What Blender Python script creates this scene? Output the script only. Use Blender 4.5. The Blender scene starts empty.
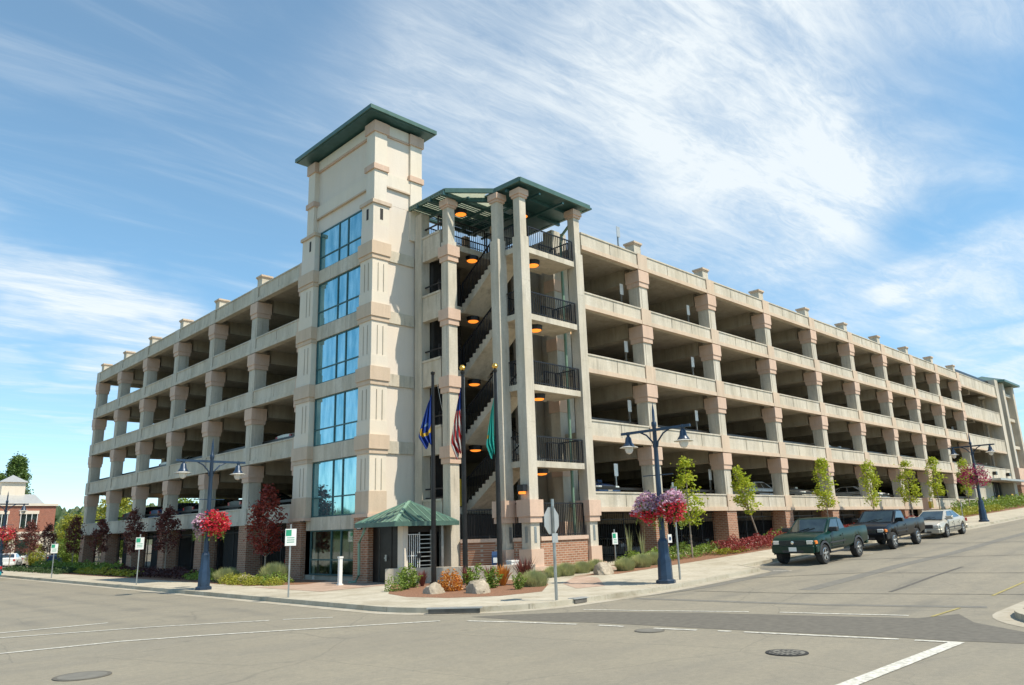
import bpy, bmesh, math, random
from mathutils import Vector, Matrix, noise
R = math.radians
random.seed(7)
scene = bpy.context.scene
col = scene.collection
CAMZ = 2.03

# ------------------------------------------------------------------ materials
def new_mat(name):
    m = bpy.data.materials.new(name); m.use_nodes = True
    nt = m.node_tree
    return m, nt, nt.nodes['Principled BSDF']

def N(nt, typ, **kw):
    n = nt.nodes.new(typ)
    for k, v in kw.items():
        if hasattr(n, k): setattr(n, k, v)
        else: n.inputs[k].default_value = v
    return n

def pos(nt, scale=(1, 1, 1)):
    g = nt.nodes.new('ShaderNodeNewGeometry')
    mp = nt.nodes.new('ShaderNodeMapping'); mp.inputs['Scale'].default_value = scale
    nt.links.new(g.outputs['Position'], mp.inputs['Vector'])
    return mp.outputs['Vector']

def mixc(nt, fac, a, b, mode='MIX'):
    n = nt.nodes.new('ShaderNodeMix'); n.data_type = 'RGBA'; n.blend_type = mode
    for sock, v in ((n.inputs[0], fac), (n.inputs[6], a), (n.inputs[7], b)):
        if hasattr(v, 'is_output'): nt.links.new(v, sock)
        elif isinstance(v, (tuple, list)): sock.default_value = (*v[:3], 1)
        else: sock.default_value = v
    return n.outputs[2]

def noise_fac(nt, vec, scale, lo=.35, hi=.65, detail=5, rough=.6):
    n = N(nt, 'ShaderNodeTexNoise'); n.inputs['Scale'].default_value = scale
    n.inputs['Detail'].default_value = detail; n.inputs['Roughness'].default_value = rough
    nt.links.new(vec, n.inputs['Vector'])
    r = nt.nodes.new('ShaderNodeMapRange'); r.inputs[1].default_value = lo; r.inputs[2].default_value = hi
    nt.links.new(n.outputs[0], r.inputs[0])
    return r.outputs[0]

def bump(nt, b, h, strength=.3, dist=.01):
    n = nt.nodes.new('ShaderNodeBump'); n.inputs['Strength'].default_value = strength
    n.inputs['Distance'].default_value = dist
    nt.links.new(h, n.inputs['Height']); nt.links.new(n.outputs[0], b.inputs['Normal'])

def plain(name, c, rough=.6, metal=0, var=.15, scale=3, coat=0):
    m, nt, b = new_mat(name)
    d = tuple(x*(1-var) for x in c); l = tuple(min(1, x*(1+var)) for x in c)
    f = noise_fac(nt, pos(nt), scale)
    nt.links.new(mixc(nt, f, d, l), b.inputs['Base Color'])
    b.inputs['Roughness'].default_value = rough; b.inputs['Metallic'].default_value = metal
    b.inputs['Coat Weight'].default_value = coat
    return m

def concrete(name, c, stain=.25, fine=.12):
    m, nt, b = new_mat(name)
    v = pos(nt, (1, 1, .22))
    f1 = noise_fac(nt, v, 1.6, .38, .7, 6, .65)
    f2 = noise_fac(nt, pos(nt), 11, .3, .7, 4, .7)
    f3 = noise_fac(nt, pos(nt), .45, .35, .65, 3)
    base = mixc(nt, f2, tuple(x*(1-fine) for x in c), tuple(x*(1+fine) for x in c))
    dark = tuple(x*y for x, y in zip(c, (1-stain, 1-stain*1.05, 1-stain*1.2)))
    s = mixc(nt, f1, base, dark)
    warm = mixc(nt, f3, s, tuple(x*y for x, y in zip(c, (1.08, 1.0, .88))))
    mm = mixc(nt, .4, s, warm)
    st = noise_fac(nt, pos(nt, (3.2, 3.2, .16)), 1.5, .47, .7, 5, .72)
    st2 = noise_fac(nt, pos(nt), .8, .42, .62, 3)
    ml = nt.nodes.new('ShaderNodeMath'); ml.operation = 'MULTIPLY'; nt.links.new(st, ml.inputs[0]); nt.links.new(st2, ml.inputs[1])
    ml2 = nt.nodes.new('ShaderNodeMath'); ml2.operation = 'MULTIPLY'; nt.links.new(ml.outputs[0], ml2.inputs[0]); ml2.inputs[1].default_value = min(1, stain*2.6)
    mm = mixc(nt, ml2.outputs[0], mm, tuple(x*y for x, y in zip(c, (.52, .5, .47))))
    nt.links.new(mm, b.inputs['Base Color']); b.inputs['Roughness'].default_value = .85
    bump(nt, b, f2, .25, .01)
    return m

def brickm(name, c1, c2, mortar, bw=.28, bh=.095):
    m, nt, b = new_mat(name)
    g = nt.nodes.new('ShaderNodeNewGeometry'); sx = nt.nodes.new('ShaderNodeSeparateXYZ')
    nt.links.new(g.outputs['Position'], sx.inputs[0])
    ad = N(nt, 'ShaderNodeMath', operation='ADD')
    nt.links.new(sx.outputs[0], ad.inputs[0]); nt.links.new(sx.outputs[1], ad.inputs[1])
    cx = nt.nodes.new('ShaderNodeCombineXYZ'); nt.links.new(ad.outputs[0], cx.inputs[0]); nt.links.new(sx.outputs[2], cx.inputs[1])
    t = nt.nodes.new('ShaderNodeTexBrick'); nt.links.new(cx.outputs[0], t.inputs['Vector'])
    t.inputs['Scale'].default_value = 1; t.inputs['Brick Width'].default_value = bw; t.inputs['Row Height'].default_value = bh
    t.inputs['Mortar Size'].default_value = .013
    t.inputs['Color1'].default_value = (*c1, 1); t.inputs['Color2'].default_value = (*c2, 1); t.inputs['Mortar'].default_value = (*mortar, 1)
    f = noise_fac(nt, pos(nt), 4)
    o = mixc(nt, f, t.outputs[0], (.75, .72, .7), 'MULTIPLY')
    nt.links.new(mixc(nt, .5, t.outputs[0], o), b.inputs['Base Color']); b.inputs['Roughness'].default_value = .9
    bump(nt, b, t.outputs['Fac'], -.3, .01)
    return m

def leafm(name, c1, c2, trans=.3):
    m, nt, b = new_mat(name)
    g = nt.nodes.new('ShaderNodeNewGeometry')
    f = noise_fac(nt, pos(nt), 2.2, .3, .7, 3)
    a = mixc(nt, g.outputs['Random Per Island'], c1, c2)
    o = mixc(nt, f, a, tuple(x*.7 for x in c1))
    nt.links.new(mixc(nt, .5, a, o), b.inputs['Base Color']); b.inputs['Roughness'].default_value = .55
    tr = nt.nodes.new('ShaderNodeBsdfTranslucent'); nt.links.new(a, tr.inputs[0])
    mx = nt.nodes.new('ShaderNodeMixShader'); mx.inputs[0].default_value = trans
    nt.links.new(b.outputs[0], mx.inputs[1]); nt.links.new(tr.outputs[0], mx.inputs[2])
    nt.links.new(mx.outputs[0], nt.nodes['Material Output'].inputs[0])
    return m

def emitm(name, c, s):
    m, nt, b = new_mat(name)
    b.inputs['Base Color'].default_value = (*c, 1)
    b.inputs['Emission Color'].default_value = (*c, 1); b.inputs['Emission Strength'].default_value = s
    return m

M = {}
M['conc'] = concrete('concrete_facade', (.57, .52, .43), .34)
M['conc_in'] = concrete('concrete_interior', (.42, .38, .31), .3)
M['conc_col'] = concrete('concrete_column', (.56, .515, .43), .3)
M['cream'] = concrete('cream_stucco', (.68, .605, .52), .05, .03)
M['cream2'] = concrete('pale_stucco', (.69, .62, .52), .08, .04)
M['peach'] = concrete('peach_concrete', (.60, .435, .335), .14, .08)
M['peach_light'] = concrete('faded_peach_concrete', (.58, .46, .35), .15, .06)
M['brick'] = brickm('tan_brick', (.42, .19, .105), (.29, .125, .065), (.46, .37, .28))
M['redbrick'] = brickm('red_brick', (.36, .10, .05), (.27, .075, .04), (.36, .25, .2))
M['greenroof'] = plain('green_metal_roof', (.08, .145, .115), .4, .25, .12)
M['greenlight'] = plain('pale_green_metal', (.20, .33, .24), .5, .1, .1)
M['teal'] = plain('teal_metal_trim', (.04, .105, .105), .4, .25, .12)
M['black'] = plain('black_painted_metal', (.018, .018, .02), .45, .3, .2)
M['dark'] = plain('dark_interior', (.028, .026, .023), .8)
M['bronze'] = plain('dark_bronze_pole', (.03, .026, .024), .35, .6, .2)
M['blue'] = plain('blue_painted_metal', (.022, .043, .078), .35, .2, .2)
M['gold'] = plain('gold_ball', (.75, .5, .12), .25, .9)
M['steel'] = plain('galvanised_steel', (.38, .38, .36), .4, .8)
M['white'] = plain('white_paint', (.78, .78, .74), .5, 0, .05)
M['signback'] = plain('aluminium_sign_back', (.48, .48, .46), .5, .6, .05)
M['signgreen'] = plain('sign_green', (.02, .3, .16), .5)
M['yellow'] = plain('yellow_paint', (.6, .42, .04), .5)
M['orange_lamp'] = emitm('orange_lamp_glow', (1, .27, .03), .85)
M['warm_lamp'] = emitm('warm_lamp_glow', (1, .62, .3), .9)
M['lampglass'] = plain('frosted_lamp_glass', (.62, .6, .54), .15, 0, .1)
M['rubber'] = plain('tyre_rubber', (.022, .022, .022), .85)
M['rim'] = plain('alloy_rim', (.6, .6, .6), .25, .9)
M['carglass'] = plain('tinted_car_glass', (.02, .03, .028), .03, 0, .6, 1.6, 1)
M['headlight'] = plain('headlight_lens', (.72, .72, .68), .12, .3, .1, 8)
M['amber'] = plain('amber_lens', (.75, .2, .02), .2)
M['redlens'] = plain('red_lens', (.4, .02, .02), .2)
M['plastic'] = plain('black_plastic', (.03, .03, .032), .6)
M['chrome'] = plain('chrome_trim', (.55, .55, .55), .15, 1)
def carpaint(n, c, metal=.1):
    m = plain(n, c, .3, metal, .06, 1, .12); m.node_tree.nodes['Principled BSDF'].inputs['Specular IOR Level'].default_value = .32; return m
M['p_green'] = carpaint('green_car_paint', (.002, .026, .017))
M['p_black'] = carpaint('black_car_paint', (.004, .0045, .006))
M['p_silver'] = carpaint('champagne_car_paint', (.50, .46, .38), .35)
M['p_white'] = carpaint('white_car_paint', (.7, .7, .68), 0)
M['p_red'] = carpaint('red_car_paint', (.4, .02, .015))
M['p_blue'] = carpaint('blue_car_paint', (.03, .07, .16))
M['p_teal'] = carpaint('teal_car_paint', (.02, .3, .36))
M['bark'] = plain('pale_bark', (.30, .24, .18), .9)
M['leaf_green'] = leafm('bright_green_leaves', (.52, .54, .04), (.30, .41, .03), .45)
M['leaf_red'] = leafm('dark_red_leaves', (.20, .055, .038), (.11, .038, .03))
M['leaf_brightred'] = leafm('red_maple_leaves', (.34, .055, .03), (.19, .03, .025))
M['leaf_dark'] = leafm('dark_green_leaves', (.065, .115, .03), (.04, .075, .022))
M['leaf_poplar'] = leafm('poplar_leaves', (.15, .235, .05), (.09, .16, .035))
M['leaf_darkred'] = leafm('bronze_red_blades', (.24, .07, .05), (.15, .05, .035))
M['leaf_mid'] = leafm('mid_green_leaves', (.24, .33, .045), (.13, .21, .03))
M['leaf_yellow'] = leafm('yellow_green_leaves', (.40, .38, .04), (.24, .28, .03))
M['leaf_maroon'] = leafm('barberry_leaves', (.36, .055, .045), (.18, .03, .03))
M['leaf_darkmaroon'] = leafm('dark_barberry_leaves', (.09, .03, .028), (.055, .02, .02))
M['leaf_orange'] = leafm('orange_leaves', (.62, .28, .04), (.5, .15, .03))
M['grassm'] = leafm('pale_ornamental_grass', (.52, .52, .27), (.36, .41, .16), .45)
M['petal_red'] = leafm('red_petals', (.62, .02, .035), (.75, .06, .1))
M['petal_pink'] = leafm('pale_pink_petals', (.75, .55, .62), (.55, .25, .42))
M['petal_magenta'] = leafm('magenta_petals', (.35, .012, .09), (.48, .03, .14))
M['rock'] = concrete('boulder', (.40, .34, .26), .45, .4)
M['soil'] = plain('reddish_bark_mulch', (.22, .11, .06), .95, 0, .4, 25)

# asphalt: pale, speckled, patched and stained
def asphalt():
    m, nt, b = new_mat('weathered_asphalt')
    p = pos(nt)
    f1 = noise_fac(nt, p, 60, .3, .7, 3, .8)
    f2 = noise_fac(nt, p, .35, .35, .65, 5)
    f3 = noise_fac(nt, pos(nt, (.12, .9, 1)), .9, .45, .75, 5)
    a = mixc(nt, f1, (.245, .214, .152), (.335, .295, .215))
    a = mixc(nt, f2, a, (.25, .22, .162))
    a2 = mixc(nt, f3, a, (.165, .155, .13))
    a = mixc(nt, .5, a, a2)
    f4 = noise_fac(nt, p, 9, .35, .7, 6, .75)
    a = mixc(nt, .6, a, mixc(nt, f4, a, (.15, .138, .108)))
    f6 = noise_fac(nt, p, 1.7, .5, .68, 7, .68)
    a = mixc(nt, .4, a, mixc(nt, f6, a, (.17, .155, .12)))
    f5 = noise_fac(nt, p, 150, .55, .75, 2, .5)
    a = mixc(nt, f5, a, (.36, .33, .27))
    # wheel-darkened lanes: along x on the rising street, along y on the level one
    sx = nt.nodes.new('ShaderNodeSeparateXYZ'); nt.links.new(p, sx.inputs[0])
    def mth(op, x, y=None):
        n = nt.nodes.new('ShaderNodeMath'); n.operation = op
        for i, q in enumerate((x, y)):
            if q is None: continue
            if hasattr(q, 'is_output'): nt.links.new(q, n.inputs[i])
            else: n.inputs[i].default_value = q
        return n.outputs[0]
    def rng(x, lo, hi, c=0, d=1):
        n = nt.nodes.new('ShaderNodeMapRange'); nt.links.new(x, n.inputs[0])
        for i, q in enumerate((lo, hi, c, d)): n.inputs[i+1].default_value = q
        return n.outputs[0]
    wob = mth('MULTIPLY', noise_fac(nt, p, .3, .3, .7, 3), .5)
    ly = rng(mth('SINE', mth('MULTIPLY', mth('ADD', sx.outputs[1], wob), 3.7)), .25, 1)
    lx = rng(mth('SINE', mth('MULTIPLY', mth('ADD', sx.outputs[0], wob), 3.7)), .25, 1)
    on_r = rng(sx.outputs[0], 16, 19); on_l = mth('MULTIPLY', rng(sx.outputs[1], 19, 22), rng(sx.outputs[0], 11.8, 11))
    lane = mth('MULTIPLY', mth('ADD', mth('MULTIPLY', ly, on_r), mth('MULTIPLY', lx, on_l)), mth('MULTIPLY', f2, .55))
    a = mixc(nt, lane, a, (.15, .14, .115))
    # oil spots
    vo = nt.nodes.new('ShaderNodeTexVoronoi'); vo.inputs['Scale'].default_value = .75; nt.links.new(p, vo.inputs['Vector'])
    spot = rng(mth('ADD', vo.outputs['Distance'], mth('MULTIPLY', f4, .12)), .05, .15, .55, 0)
    a = mixc(nt, spot, a, (.09, .083, .07))
    # thin cracks
    v = nt.nodes.new('ShaderNodeTexVoronoi'); v.feature = 'DISTANCE_TO_EDGE'; v.inputs['Scale'].default_value = .22
    d = nt.nodes.new('ShaderNodeTexNoise'); d.inputs['Scale'].default_value = 1.1; d.inputs['Detail'].default_value = 6; nt.links.new(p, d.inputs['Vector'])
    mx = mixc(nt, .22, p, d.outputs['Color'], 'ADD')
    nt.links.new(mx, v.inputs['Vector'])
    v2 = nt.nodes.new('ShaderNodeTexVoronoi'); v2.feature = 'DISTANCE_TO_EDGE'; v2.inputs['Scale'].default_value = .6; nt.links.new(mx, v2.inputs['Vector'])
    a = mixc(nt, mth('MULTIPLY', rng(v2.outputs['Distance'], 0, .009, .5, 0), f3), a, (.10, .093, .075))
    r = nt.nodes.new('ShaderNodeMapRange'); r.inputs[1].default_value = .0; r.inputs[2].default_value = .006; r.inputs[3].default_value = .32; r.inputs[4].default_value = 0
    nt.links.new(v.outputs['Distance'], r.inputs[0])
    a = mixc(nt, r.outputs[0], a, (.09, .085, .07))
    nt.links.new(a, b.inputs['Base Color']); b.inputs['Roughness'].default_value = .85
    bump(nt, b, f1, .35, .01)
    return m
M['asphalt'] = asphalt()
M['patch'] = plain('dark_asphalt_patch', (.125, .113, .09), .85, 0, .16, 6)
M['seam'] = plain('tar_seam', (.11, .10, .085), .8, 0, .2, 5)
M['strip'] = plain('worn_dark_asphalt', (.165, .155, .13), .85, 0, .12, 4)
M['paintw'] = plain('road_marking_paint', (.54, .52, .45), .7, 0, .32, 12)
M['painty'] = plain('yellow_kerb_paint', (.33, .27, .09), .7, 0, .25, 9)

def slabs(name, c, size=1.5, line=.02, dark=.6):
    m, nt, b = new_mat(name)
    t = nt.nodes.new('ShaderNodeTexBrick'); nt.links.new(pos(nt), t.inputs['Vector'])
    t.offset = 0; t.inputs['Scale'].default_value = 1; t.inputs['Brick Width'].default_value = size; t.inputs['Row Height'].default_value = size
    t.inputs['Mortar Size'].default_value = line
    t.inputs['Color1'].default_value = (*c, 1); t.inputs['Color2'].default_value = (*[x*.94 for x in c], 1); t.inputs['Mortar'].default_value = (*[x*dark for x in c], 1)
    f = noise_fac(nt, pos(nt), 1.2, .35, .7, 6)
    o = mixc(nt, f, t.outputs[0], (.82, .8, .76), 'MULTIPLY')
    f2 = noise_fac(nt, pos(nt), 5, .5, .75, 6, .7); f3 = noise_fac(nt, pos(nt), .5, .5, .7, 4)
    o = mixc(nt, f2, o, mixc(nt, 1.0, o, (.72, .68, .62), 'MULTIPLY')); o = mixc(nt, f3, o, mixc(nt, 1.0, o, (.8, .78, .74), 'MULTIPLY'))
    nt.links.new(o, b.inputs['Base Color']); b.inputs['Roughness'].default_value = .9
    return m
M['walk'] = slabs('sidewalk_concrete', (.50, .455, .36), 1.5, .012)
M['kerb'] = slabs('kerb_concrete', (.48, .44, .35), 3, .01)
M['paver'] = slabs('pink_paver', (.47, .34, .26), .3, .008, .75)
M['gutter'] = slabs('gutter_concrete', (.44, .40, .32), 3, .01)
M['land'] = plain('dry_grass_land', (.12, .13, .06), .95, 0, .3, .2)
M['lawn'] = plain('lawn_grass', (.13, .17, .03), .95, 0, .35, 6)

M['fibre'] = leafm('translucent_roof_panel', (.7, .72, .62), (.68, .7, .6), .75)
def glassm():
    m, nt, b = new_mat('blue_reflective_glass')
    b.inputs['Metallic'].default_value = .85
    g = nt.nodes.new('ShaderNodeNewGeometry')
    f = noise_fac(nt, pos(nt, (1, 1, .25)), 2.2, .35, .65, 3)
    nt.links.new(mixc(nt, f, (.18, .43, .50), (.42, .66, .70)), b.inputs['Base Color'])  # pale and deep streaks painted in as cloud reflections
    b.inputs['Roughness'].default_value = .04
    n = N(nt, 'ShaderNodeTexNoise'); n.inputs['Scale'].default_value = .8; nt.links.new(pos(nt), n.inputs['Vector'])
    bump(nt, b, n.outputs[0], .12, .04)
    return m
M['glass'] = glassm()
def clearglass():
    m, nt, b = new_mat('ground_floor_glass')
    b.inputs['Base Color'].default_value = (.6, .7, .68, 1); b.inputs['Transmission Weight'].default_value = 0
    b.inputs['Roughness'].default_value = .03
    t = nt.nodes.new('ShaderNodeBsdfTransparent'); t.inputs[0].default_value = (.55, .62, .58, 1)
    gl = nt.nodes.new('ShaderNodeBsdfGlossy'); gl.inputs['Roughness'].default_value = .03; gl.inputs[0].default_value = (.8, .85, .85, 1)
    mx = nt.nodes.new('ShaderNodeMixShader'); mx.inputs[0].default_value = .25
    nt.links.new(t.outputs[0], mx.inputs[1]); nt.links.new(gl.outputs[0], mx.inputs[2])
    nt.links.new(mx.outputs[0], nt.nodes['Material Output'].inputs[0])
    return m
M['clear'] = clearglass()

# ------------------------------------------------------------------ mesh helpers
class MB:
    def __init__(s): s.v = []; s.f = []
    def box(s, x0, x1, y0, y1, z0, z1):
        n = len(s.v)
        s.v += [(x, y, z) for z in (z0, z1) for x, y in ((x0, y0), (x1, y0), (x1, y1), (x0, y1))]
        s.f += [tuple(n+i for i in q) for q in ((3, 2, 1, 0), (4, 5, 6, 7), (0, 1, 5, 4), (1, 2, 6, 5), (2, 3, 7, 6), (3, 0, 4, 7))]
        return s
    def cbox(s, c, sx, sy, z0, z1): return s.box(c[0]-sx/2, c[0]+sx/2, c[1]-sy/2, c[1]+sy/2, z0, z1)
    def bar(s, a, b, w, h=None, up=(0, 0, 1)):
        h = h or w; a = Vector(a); b = Vector(b); d = (b-a).normalized(); up = Vector(up)
        if abs(d.dot(up)) > .99: up = Vector((1, 0, 0))
        sd = d.cross(up).normalized()*w/2; u = sd.cross(d).normalized()*h/2
        n = len(s.v)
        for p in (a, b): s.v += [tuple(p+q) for q in (-sd-u, sd-u, sd+u, -sd+u)]
        s.f += [tuple(n+i for i in q) for q in ((3, 2, 1, 0), (4, 5, 6, 7), (0, 1, 5, 4), (1, 2, 6, 5), (2, 3, 7, 6), (3, 0, 4, 7))]
        return s
    def prism(s, poly, z0, z1):
        n = len(s.v); k = len(poly)
        za = z0 if callable(z0) else (lambda x, y: z0); zb = z1 if callable(z1) else (lambda x, y: z1)
        s.v += [(x, y, za(x, y)) for x, y in poly]+[(x, y, zb(x, y)) for x, y in poly]
        s.f += [tuple(range(n+k-1, n-1, -1)), tuple(range(n+k, n+2*k))]
        s.f += [(n+i, n+(i+1) % k, n+k+(i+1) % k, n+k+i) for i in range(k)]
        return s
    def lathe(s, prof, c=(0, 0, 0), seg=16, axis='Z', rot=0):
        n = len(s.v)
        for r, z in prof:
            for i in range(seg):
                a = 2*math.pi*i/seg+rot
                p = (r*math.cos(a), r*math.sin(a), z)
                if axis == 'Y': p = (p[0], p[2], p[1])
                if axis == 'X': p = (p[2], p[0], p[1])
                s.v.append((c[0]+p[0], c[1]+p[1], c[2]+p[2]))
        for j in range(len(prof)-1):
            for i in range(seg):
                a = n+j*seg+i; b = n+j*seg+(i+1) % seg
                s.f.append((a, b, b+seg, a+seg))
        s.f.append(tuple(n+i for i in range(seg-1, -1, -1))); s.f.append(tuple(n+(len(prof)-1)*seg+i for i in range(seg)))
        return s
    def tube(s, pts, r, seg=8):
        pts = [Vector(p) for p in pts]; n = len(s.v); rr = r if isinstance(r, (list, tuple)) else [r]*len(pts)
        for i, p in enumerate(pts):
            d = (pts[min(i+1, len(pts)-1)]-pts[max(i-1, 0)]).normalized()
            up = Vector((0, 0, 1)) if abs(d.z) < .9 else Vector((1, 0, 0))
            a = d.cross(up).normalized(); b = a.cross(d)
            for k in range(seg):
                t = 2*math.pi*k/seg
                s.v.append(tuple(p+(a*math.cos(t)+b*math.sin(t))*rr[i]))
        for j in range(len(pts)-1):
            for k in range(seg):
                a = n+j*seg+k; b = n+j*seg+(k+1) % seg
                s.f.append((a, b, b+seg, a+seg))
        s.f.append(tuple(n+i for i in range(seg))); s.f.append(tuple(n+(len(pts)-1)*seg+i for i in range(seg)))
        return s
    def quad(s, *p):
        n = len(s.v); s.v += [tuple(q) for q in p]; s.f.append(tuple(range(n, n+len(p)))); return s
    def leaf(s, c, size):
        th = random.uniform(0, 6.283); ph = random.uniform(-1, 1)
        a = Vector((math.cos(th), math.sin(th), ph*.8)).normalized()
        b = a.cross(Vector((random.uniform(-1, 1), random.uniform(-1, 1), random.uniform(-.3, 1)))).normalized()
        c = Vector(c); l = size*random.uniform(.6, 1.2); w = l*.5
        s.quad(c-a*l*.5, c-b*w*.6, c+a*l*.5, c+b*w*.6)
        return s
    def mesh(s, name, off=(0, 0, 0)):
        me = bpy.data.meshes.new(name)
        me.from_pydata([(x-off[0], y-off[1], z-off[2]) for x, y, z in s.v], [], s.f)
        bm = bmesh.new(); bm.from_mesh(me)
        bmesh.ops.recalc_face_normals(bm, faces=bm.faces); bm.to_mesh(me); bm.free()
        return me
    def build(s, name, mat, parent=None, smooth=False, bevel=0, local=False):
        off = (0, 0, 0)
        if parent is not None and not local: off = worldloc(parent)
        me = s.mesh(name, off)
        return link(name, me, mat, parent, smooth, bevel)

def worldloc(o):
    v = Vector((0, 0, 0))
    while o: v += o.location; o = o.parent
    return v

def link(name, me, mat, parent=None, smooth=False, bevel=0, loc=(0, 0, 0)):
    if mat and not me.materials: me.materials.append(M[mat] if isinstance(mat, str) else mat)
    if bevel:
        bm = bmesh.new(); bm.from_mesh(me)
        bmesh.ops.bevel(bm, geom=[e for e in bm.edges], offset=bevel, segments=1, affect='EDGES'); bm.to_mesh(me); bm.free()
    if smooth:
        me.shade_smooth(); me.set_sharp_from_angle(angle=R(smooth if smooth is not True else 35))
    o = bpy.data.objects.new(name, me); col.objects.link(o); o.location = loc
    if parent is not None: o.parent = parent
    return o

def empty(name, loc=(0, 0, 0), rz=0, label=None, cat=None, group=None):
    o = bpy.data.objects.new(name, None); col.objects.link(o); o.location = loc; o.rotation_euler = (0, 0, rz)
    o.empty_display_size = .3
    return tag(o, label, cat, group)

def tag(o, label=None, cat=None, group=None, kind=None):
    for k, v in (('label', label), ('category', cat), ('group', group), ('kind', kind)):
        if v: o[k] = v
    return o

def copy_tree(o, parent=None):
    c = o.copy(); col.objects.link(c); c.parent = parent
    for ch in list(o.children): copy_tree(ch, c)
    return c

def structure(o): return tag(o, kind='structure')

# ------------------------------------------------------------------ terrain
def zf(x):
    x = min(x, 150)
    t = x-20.5
    return .02*(t+math.sqrt(t*t+4.))

def sheet(name, mat, polys, dz, xs_step=2.0):
    """thin sheet(s) on the street surface; every polygon is sliced along x so that it follows the slope"""
    bm = bmesh.new()
    for poly in polys:
        vs = [bm.verts.new((x, y, 0)) for x, y in poly]
        bm.faces.new(vs)
    xmin = min(p[0] for q in polys for p in q); xmax = max(p[0] for q in polys for p in q)
    x = math.floor(xmin/xs_step)*xs_step
    while x < xmax:
        if x > 14: bmesh.ops.bisect_plane(bm, geom=bm.verts[:]+bm.edges[:]+bm.faces[:], plane_co=(x, 0, 0), plane_no=(1, 0, 0))
        x += xs_step if x < 32 else 12
    bmesh.ops.triangulate(bm, faces=bm.faces)
    for v in bm.verts: v.co.z = zf(v.co.x)+dz
    bmesh.ops.recalc_face_normals(bm, faces=bm.faces)
    for f in bm.faces:
        if f.normal.z < 0: f.normal_flip()
    me = bpy.data.meshes.new(name); bm.to_mesh(me); bm.free()
    return link(name, me, mat)

def gridsheet(name, mat, xs, ys, dz):
    v = [(x, y, zf(x)+dz) for x in xs for y in ys]; k = len(ys)
    f = [(i*k+j, (i+1)*k+j, (i+1)*k+j+1, i*k+j+1) for i in range(len(xs)-1) for j in range(k-1)]
    me = bpy.data.meshes.new(name); me.from_pydata(v, [], f)
    return link(name, me, mat)
XS = [-3000, -600, -100, -20, 5, 10, 12, 14]+[15+i for i in range(18)]+[36, 45, 60, 80, 100, 120, 150, 300, 1000, 3000]
structure(gridsheet('ground', 'land', XS, [-3000, -500, -60, 0, 60, 130, 400, 3000], -.06))
structure(gridsheet('street', 'asphalt', [x for x in XS if -30 <= x <= 150]+[150.1], [-30, -10, 0, 5, 10, 14, 18, 22, 30, 60, 100, 180], 0))

def arc(cx, cy, r, a0, a1, n):
    return [(cx+r*math.cos(R(a0+(a1-a0)*i/n)), cy+r*math.sin(R(a0+(a1-a0)*i/n))) for i in range(n+1)]
kerb_line = [(12.4, 130), (12.4, 60), (12.4, 18.6)]+arc(16.1, 18.5, 3.7, 182, 268, 12)+[(20, 14.85), (24, 14.9), (27.2, 14.95), (28.3, 16.35), (40, 16.4), (51.3, 16.45), (52.4, 15.1), (70, 15.1), (90, 15.1), (130, 15.1)]
def offset_line(pts, d):
    out = []
    for i, p in enumerate(pts):
        a = Vector(pts[max(i-1, 0)]); b = Vector(pts[min(i+1, len(pts)-1)]); t = (b-a).normalized()
        out.append((p[0]-t.y*d, p[1]+t.x*d))
    return out
def densify(pts, step=2.0):
    out = []
    for a, b in zip(pts, pts[1:]):
        n = max(1, int(math.dist(a, b)/step)) if max(a[0], b[0]) > 14 else 1
        out += [(a[0]+(b[0]-a[0])*i/n, a[1]+(b[1]-a[1])*i/n) for i in range(n)]
    return out+[pts[-1]]
KL = densify(kerb_line)
KI = offset_line(KL, .16); GO = offset_line(KL, -.42)
def strip_mesh(name, mat, a, b, za, zb, skirt=None):
    v = [(x, y, zf(x)+za) for x, y in a]+[(x, y, zf(x)+zb) for x, y in b]; n = len(a)
    f = [(i, i+1, n+i+1, n+i) for i in range(n-1)]
    if skirt is not None:
        v += [(x, y, zf(x)+skirt) for x, y in a]; f += [(2*n+i, 2*n+i+1, i+1, i) for i in range(n-1)]
    me = bpy.data.meshes.new(name); me.from_pydata(v, [], f)
    bm = bmesh.new(); bm.from_mesh(me); bmesh.ops.recalc_face_normals(bm, faces=bm.faces); bm.to_mesh(me); bm.free()
    return link(name, me, mat)
structure(strip_mesh('kerb', 'kerb', KL, KI, .14, .145, -.03))
structure(strip_mesh('gutter', 'gutter', GO, KL, .006, .008))
structure(sheet('sidewalk', 'walk', [KI+[(130, 24), (18.6, 24), (18.6, 130)]], .135))
# planting beds and pavers lie on the sidewalk sheet
structure(sheet('planting_bed', 'soil', [
    [(14.9, 31.6), (15.0, 45), (15.0, 75), (18.4, 75), (18.4, 29.9), (16.3, 29.9)],
    [(15.2, 21.9), (14.7, 20.2), (15.1, 18.6), (16.3, 17.6), (18.0, 17.5), (20.3, 19.4), (21.9, 21.4), (20.0, 23.7), (17.9, 25.6)],
    [(23.2, 20.4), (24.2, 19.35), (29, 19.3), (60, 19.1), (96, 19.1), (96, 22.3), (27.3, 22.3), (27.0, 20.7)]], .139))
structure(sheet('paver_plaza', 'paver', [[(14.6, 30.6), (14.6, 25.2), (17.4, 25.6), (18.3, 25.6), (21, 22.9), (26.7, 22.3), (26.6, 20.8), (23.1, 20.6), (20.6, 19.0), (19.3, 17.2), (20.4, 16.9), (22.8, 19.2), (23.2, 20.3), (26.4, 21.0), (26.7, 22.3), (27.6, 25.5), (18.6, 31), (16.2, 29.6)]], .142))
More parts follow.
